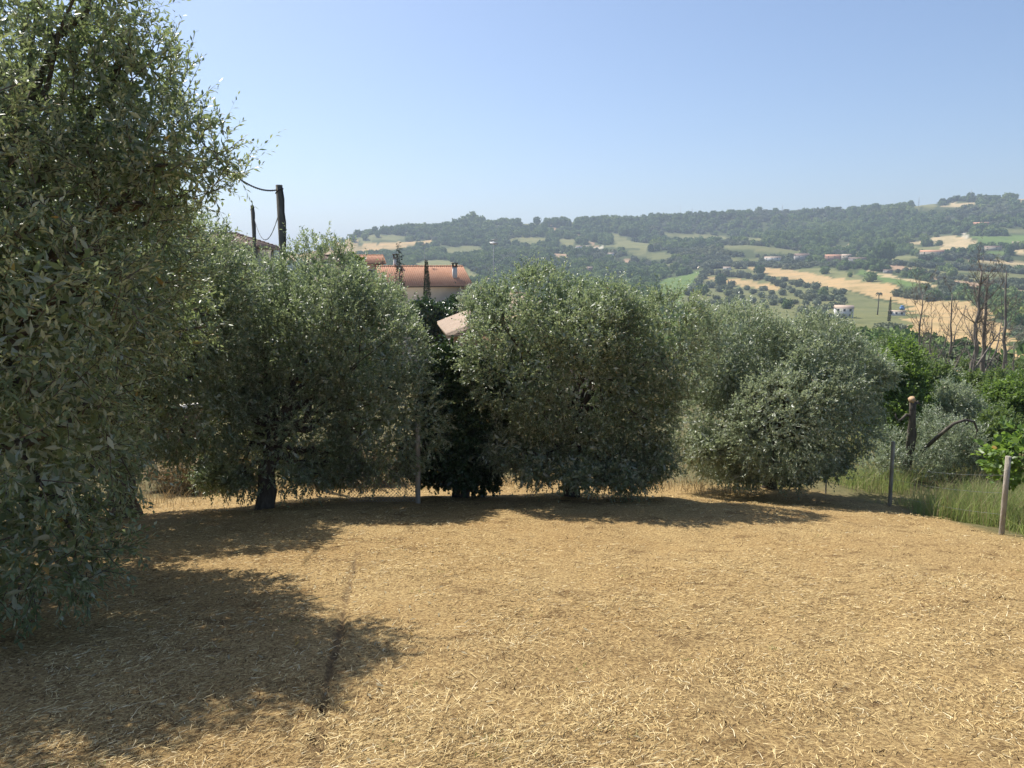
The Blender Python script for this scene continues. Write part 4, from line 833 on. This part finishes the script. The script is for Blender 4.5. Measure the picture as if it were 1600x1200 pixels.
for i, (px, y0, y1, lab) in enumerate([(978, 326, 343, 'leftmost thin mast on the skyline'), (1063, 320, 338, 'tall mast on the middle of the ridge'), (1081, 325, 338, 'short mast right of the tall ridge mast'), (1222, 320, 334, 'thin mast above the central wood'), (1271, 323, 334, 'short mast right of the central wood'), (1435, 308, 322, 'mast on the ridge left of the stubble field'), (1516, 296, 314, 'tall lattice mast above the stubble field on the ridge')]):
    p = ground_at(px, y1+2, 200); r = np.hypot(p[0], p[1]); H = at_r(px, y0, r)[2]-p[2]; root = thing('radio_mast', lab, 'mast', p, 0, 'masts along the ridge'); wv = .9
    for sx in (-1, 1):
        for sy in (-1, 1):
            mb = MB(); mb.tube([(sx*wv, sy*wv, -2), (sx*.25, sy*.25, H)], .12, 4); link('leg', mb.mesh('leg', M['steel']), root)
    mb = MB()
    for k in range(9):
        z0_, z1_ = H*k/9, H*(k+1)/9; wa_ = wv-(wv-.25)*k/9; wb_ = wv-(wv-.25)*(k+1)/9
        mb.tube([(-wa_, -wa_, z0_), (wb_, -wb_, z1_)], .07, 3); mb.tube([(wa_, wa_, z0_), (-wb_, wb_, z1_)], .07, 3)
    link('bracing', mb.mesh('bracing', M['steel']), root)

# woods: one mass of trees nobody could count, instanced over the land
def scatter_points():
    gg = np.random.default_rng(123); out = []
    for r0, r1, sp in ((110, 300, 6.0), (300, 700, 7.0), (700, 1300, 9.0), (1300, 2700, 11.0)):
        n = int(.5*R(80)*(r1*r1-r0*r0)/(sp*sp)*1.5); rr = np.sqrt(gg.uniform(r0*r0, r1*r1, n)); th = gg.uniform(R(-40), R(40), n)
        out.append(np.stack([rr*np.sin(th), rr*np.cos(th), np.full(n, sp)], 1))
    P = np.concatenate(out); x, y = P[:, 0], P[:, 1]; r = np.hypot(x, y); az = np.arctan2(x, y)
    sk = np.interp(az, SKA, SKT); rr = np.interp(-sk, -np.array(TT[1:]), RT[1:]); ok = r < rr+70
    k = field_of(x, y); ok &= (k < 0) | ((gg.random(len(x)) < .012) & (np.abs(np.array([0]*len(x))) == 0) & (k == 0))
    # trees keep clear of field edges, houses and grove trees
    for dr in (8, 18, 30): ok &= (field_of(x*(1+dr/r), y*(1+dr/r)) < 0) | (k >= 0)
    for sg in (-1, 1): ok &= (field_of(x+sg*4*y/r, y-sg*4*x/r) < 0) | (k >= 0)
    for tx, ty, ts in TAKEN:
        d2 = (x-tx)**2+((y-ty))**2; ok &= d2 > (ts*.9+2.5)**2
        ok &= ~((np.abs(np.arctan2(tx, ty)-az)*r < ts*.9+1) & (r < math.hypot(tx, ty)) & (r > math.hypot(tx, ty)-26) & (ts > 3.0))
    dens = .5+.5*noise(x/130, y/130, 41)+.35*noise(x/45, y/45, 42); ok &= gg.random(len(x)) < np.clip(.45+dens*.9, .28, 1)
    P = P[ok]; return P, gg
WP, gg = scatter_points(); print('wood points', len(WP))
kind = noise(WP[:, 0]/170+9, WP[:, 1]/170, 43)+.5*noise(WP[:, 0]/40, WP[:, 1]/40, 44)+gg.normal(0, .35, len(WP))
def instance_group(name, objs):
    ng = bpy.data.node_groups.new(name, 'GeometryNodeTree'); ng.is_modifier = True
    ng.interface.new_socket('Geometry', in_out='INPUT', socket_type='NodeSocketGeometry'); ng.interface.new_socket('Geometry', in_out='OUTPUT', socket_type='NodeSocketGeometry')
    N, L = ng.nodes, ng.links; gi = N.new('NodeGroupInput'); go = N.new('NodeGroupOutput'); iop = N.new('GeometryNodeInstanceOnPoints')
    g2i = N.new('GeometryNodeGeometryToInstance')
    for o in objs:
        oi = N.new('GeometryNodeObjectInfo'); oi.inputs['Object'].default_value = o; oi.inputs['As Instance'].default_value = True; L.new(oi.outputs['Geometry'], g2i.inputs[0])
    sc_ = N.new('GeometryNodeInputNamedAttribute'); sc_.data_type = 'FLOAT_VECTOR'; sc_.inputs[0].default_value = 'scl'
    ro = N.new('GeometryNodeInputNamedAttribute'); ro.data_type = 'FLOAT_VECTOR'; ro.inputs[0].default_value = 'rot'
    L.new(gi.outputs[0], iop.inputs['Points']); L.new(g2i.outputs[0], iop.inputs['Instance']); iop.inputs['Pick Instance'].default_value = True
    L.new(sc_.outputs[0], iop.inputs['Scale']); L.new(ro.outputs[0], iop.inputs['Rotation']); L.new(iop.outputs[0], go.inputs[0]); return ng
def mass(name, label, P, meshes, size):
    n = len(P); me = bpy.data.meshes.new(name); me.vertices.add(n); z = T(P[:, 0], P[:, 1], False)
    s = P[:, 2]*gg.uniform(.28, .72, n)*size; co = np.stack([P[:, 0], P[:, 1], z-.25*s], 1).astype(np.float32); me.vertices.foreach_set('co', co.ravel())
    a = me.attributes.new('scl', 'FLOAT_VECTOR', 'POINT'); a.data.foreach_set('vector', np.stack([s*gg.uniform(.85, 1.2, n), s*gg.uniform(.85, 1.2, n), s*gg.uniform(.75, 1.25, n)], 1).astype(np.float32).ravel())
    a = me.attributes.new('rot', 'FLOAT_VECTOR', 'POINT'); a.data.foreach_set('vector', np.stack([np.zeros(n), np.zeros(n), gg.random(n)*6.283], 1).astype(np.float32).ravel())
    o = tag(link(name, me), label, None, None, 'stuff')
    src = [bpy.data.objects.new(name+'_tree', m_) for m_ in meshes]
    md = o.modifiers.new('scatter', 'NODES'); md.node_group = instance_group(name, src); return o
kind = kind+.55*((WP[:, 0] > 120) & (np.hypot(WP[:, 0], WP[:, 1]) < 1250))
mass('woodland', 'dense dark green woods covering the far hillside', WP[kind < .36], TRM, 1.0)
mass('olive_scrubland', 'grey green scrub and olives mixed into the far woods', WP[kind >= .36], OL, .85)

# ------------------------------------------------------------------ straw, tall grass and leaf litter
def strips(P, D, S, L, W, curve):
    """thin three-point blades: base, a bend, a tip"""
    n = len(P); mid = P+D*(L*.5)[:, None]+curve*.5; tip = P+D*L[:, None]-curve*.5; w_ = S*W[:, None]*.5
    V = np.stack([P-w_, P+w_, mid+w_*.9, mid-w_*.9, tip], 1).reshape(-1, 3); b = np.arange(n)[:, None]*5
    return V, [b+[0, 1, 2, 3], b+[3, 2, 4]]
def straw(n, seed):
    g = np.random.default_rng(seed); r = np.exp(g.uniform(math.log(2.0), math.log(17), n)); th = g.uniform(R(-50), R(50), n)
    q = int(n*.06); r[:q] = np.sqrt(g.uniform(0, 60, q)); th[:q] = g.uniform(-math.pi, math.pi, q)
    x, y = r*np.sin(th), r*np.cos(th)
    cl = noise(x*1.9, y*1.9, 51)+.7*noise(x*.6, y*.6, 52); ok = (g.random(n) < np.clip(.62+.55*cl, .18, 1)) & (off_field(x, y) < .6) & (g.random(n) > 1.0*track_mask(x, y)-.04)
    x, y, r = x[ok], y[ok], r[ok]; n = len(x); a = g.normal(.35, .9, n)+1.2*noise(x*.5, y*.5, 53); pit = np.abs(g.normal(0, .16, n)); up = g.random(n) < .06; pit[up] = g.uniform(.5, 1.3, up.sum())
    D = np.stack([np.cos(a)*np.cos(pit), np.sin(a)*np.cos(pit), np.sin(pit)], 1); D[:, 2] += -.2*D[:, 1]; D = unit(D)
    L = g.lognormal(math.log(.040), .48, n); L[up] *= .5; L = np.clip(L, .018, .17); W = g.uniform(.0012, .0026, n)*(1+r/6)
    P = np.stack([x, y, T(x, y)+g.random(n)**2*.022*(1+.5*cl[ok])+.001], 1); S = unit(np.cross(D, np.array([0, 0, 1.])+g.normal(0, .5, (n, 3)))); cv = g.normal(0, .10, (n, 3))*L[:, None]; cv[:, 2] = np.abs(cv[:, 2])*.7
    ne = r < 5.0; V, F = strips(P[ne], D[ne], S[ne], L[ne], W[ne], cv[ne]); fa = ~ne; k0 = len(V)
    w_ = (S[fa].T*W[fa]*.7).T; V2 = np.stack([P[fa]-w_, P[fa]+w_, P[fa]+(D[fa].T*L[fa]).T], 1).reshape(-1, 3); F3 = np.arange(len(V2)).reshape(-1, 3)+k0
    return np_mesh('straw', np.concatenate([V, V2]), [F[0], F[1], F3], M['straw'])
tag(link('straw', straw(245000, 5)), 'dry golden cut straw lying over the plot', None, None, 'stuff')
def blades(n, seed, region, hgt, wd, lean=.35):
    g = np.random.default_rng(seed); x, y = region(n, g); n = len(x); h = hgt(x, y, g); a = g.random(n)*6.283; ln = np.abs(g.normal(0, lean, n))
    D = unit(np.stack([np.cos(a)*ln, np.sin(a)*ln, np.ones(n)], 1)); S = unit(np.cross(D, g.normal(0, 1, (n, 3)))); P = np.stack([x, y, T(x, y)-.02], 1)
    cv = np.stack([np.cos(a), np.sin(a), np.zeros(n)], 1)*(-h*g.uniform(.05, .35, n))[:, None]; V, F = strips(P, D, S, h, wd*g.uniform(.6, 1.3, n), cv); return V, F
def right_region(n, g):
    x = g.uniform(3.6, 13, n); y = 7+19*g.random(n)**2.2; ok = (off_field(x, y) > .5+.4*g.random(n)) & (x > 5.0+.0*y) & (np.arctan2(x, y) < R(47)) & (np.arctan2(x, y) > R(17)); ok &= g.random(n) < np.clip(1.5-y/22, .2, 1)
    ok &= noise(x*.9, y*.9, 61) > -.75+g.random(n)*.5; return x[ok], y[ok]
V, F = blades(140000, 71, right_region, lambda x, y, g: g.uniform(.28, .86, len(x))*(.75+.45*noise(x*.7, y*.7, 62))*(1-.45*sstep(13, 18, y)), .009)
tag(link('tall_grass', np_mesh('tall_grass', V, F, M['grass'])), 'tall unmown green grass along the right hand fence', None, None, 'stuff')
V, F = blades(46000, 72, right_region, lambda x, y, g: g.uniform(.4, 1.0, len(x))*(.75+.45*noise(x*.7, y*.7, 62))*(1-.4*sstep(13, 18, y)), .006, .45)
tag(link('dry_grass', np_mesh('dry_grass', V, F, M['drygrass'])), 'dry seed stalks standing in the tall grass', None, None, 'stuff')
def bank_region(n, g):
    th = g.uniform(R(-36), R(18), n); r = g.uniform(14.6, 22, n); x, y = r*np.sin(th), r*np.cos(th); ok = noise(x*.8, y*.8, 65) > -.5+.5*g.random(n); return x[ok], y[ok]
V, F = blades(17000, 73, bank_region, lambda x, y, g: g.uniform(.08, .38, len(x)), .010, .5)
tag(link('bank_weeds', np_mesh('bank_weeds', V, F, M['drybrush'])), 'dry weeds along the bank behind the olive row', None, None, 'stuff')
def tufts(nt_, per, spread, seed):
    def reg(n, g):
        rr = np.exp(g.uniform(math.log(2.6), math.log(13), nt_)); th = g.uniform(R(-42), R(42), nt_); cx, cy = rr*np.sin(th), rr*np.cos(th); sz = g.uniform(.4, 1.6, nt_)*spread*(1+rr/9)
        i = np.repeat(np.arange(nt_), per); x = cx[i]+g.normal(0, 1, len(i))*sz[i]*1.5; y = cy[i]+g.normal(0, 1, len(i))*sz[i]*.7; ok = off_field(x, y) < .5; return x[ok], y[ok]
    return reg
M['brownstub'] = leaf_mat('brown_stubble', (.105, .075, .045), (.12, .085, .05), .8, .1, (.15, .10, .05), 0, .1)
V, F = blades(0, 81, tufts(420, 34, .045, 1), lambda x, y, g: g.uniform(.015, .05, len(x)), .007, .9)
tag(link('stubble_clumps', np_mesh('stubble_clumps', V, F, M['brownstub'])), 'dark brown matted stubble clumps dotted over the straw', None, None, 'stuff')
V, F = blades(0, 82, tufts(46, 16, .02, 2), lambda x, y, g: g.uniform(.02, .055, len(x)), .006, .6)
tag(link('green_weeds', np_mesh('green_weeds', V, F, M['grass'])), 'tiny green weeds coming up through the straw', None, None, 'stuff')
def litter(n, seed):
    g = np.random.default_rng(seed); x = g.normal(-3.2, 1.6, n); y = g.normal(4.8, 1.5, n); D = unit(np.stack([g.normal(0, 1, n), g.normal(0, 1, n), g.normal(0, .15, n)], 1)); U = unit(np.cross(np.array([0, 0, 1.])+g.normal(0, .2, (n, 3)), D))
    V, F = leaf_geo(np.stack([x, y, T(x, y)+.02], 1), D, U, np.full(n, .055), np.full(n, .016), 'fold'); return np_mesh('leaf_litter', V, F, M['litter'])
M['litter'] = leaf_mat('fallen_leaf', (.36, .30, .17), (.40, .35, .22), .8, .1, (.4, .35, .2), .12)
tag(link('leaf_litter', litter(500, 8)), 'fallen olive leaves scattered in the shade on the left', None, None, 'stuff')

# ------------------------------------------------------------------ the hazy air over the valley
def haze():
    m = bpy.data.materials.new('haze'); m.use_nodes = True; t = m.node_tree; t.nodes.remove(t.nodes['Principled BSDF'])
    v = t.nodes.new('ShaderNodeVolumePrincipled'); v.inputs['Color'].default_value = (.72, .84, 1, 1); v.inputs['Density'].default_value = .00024; v.inputs['Anisotropy'].default_value = .2
    t.links.new(v.outputs[0], t.nodes['Material Output'].inputs['Volume'])
    mb = MB(); mb.box((0, 0, 70), (18600, 18600, 290)); o = link('haze', mb.mesh('haze', m)); tag(o, 'thin blue summer haze over the valley', None, None, 'stuff')
haze()
_dg = sum(len(o.data.loops)-2*len(o.data.polygons) for o in SC.objects if o.type == 'MESH'); print('triangles', _dg)
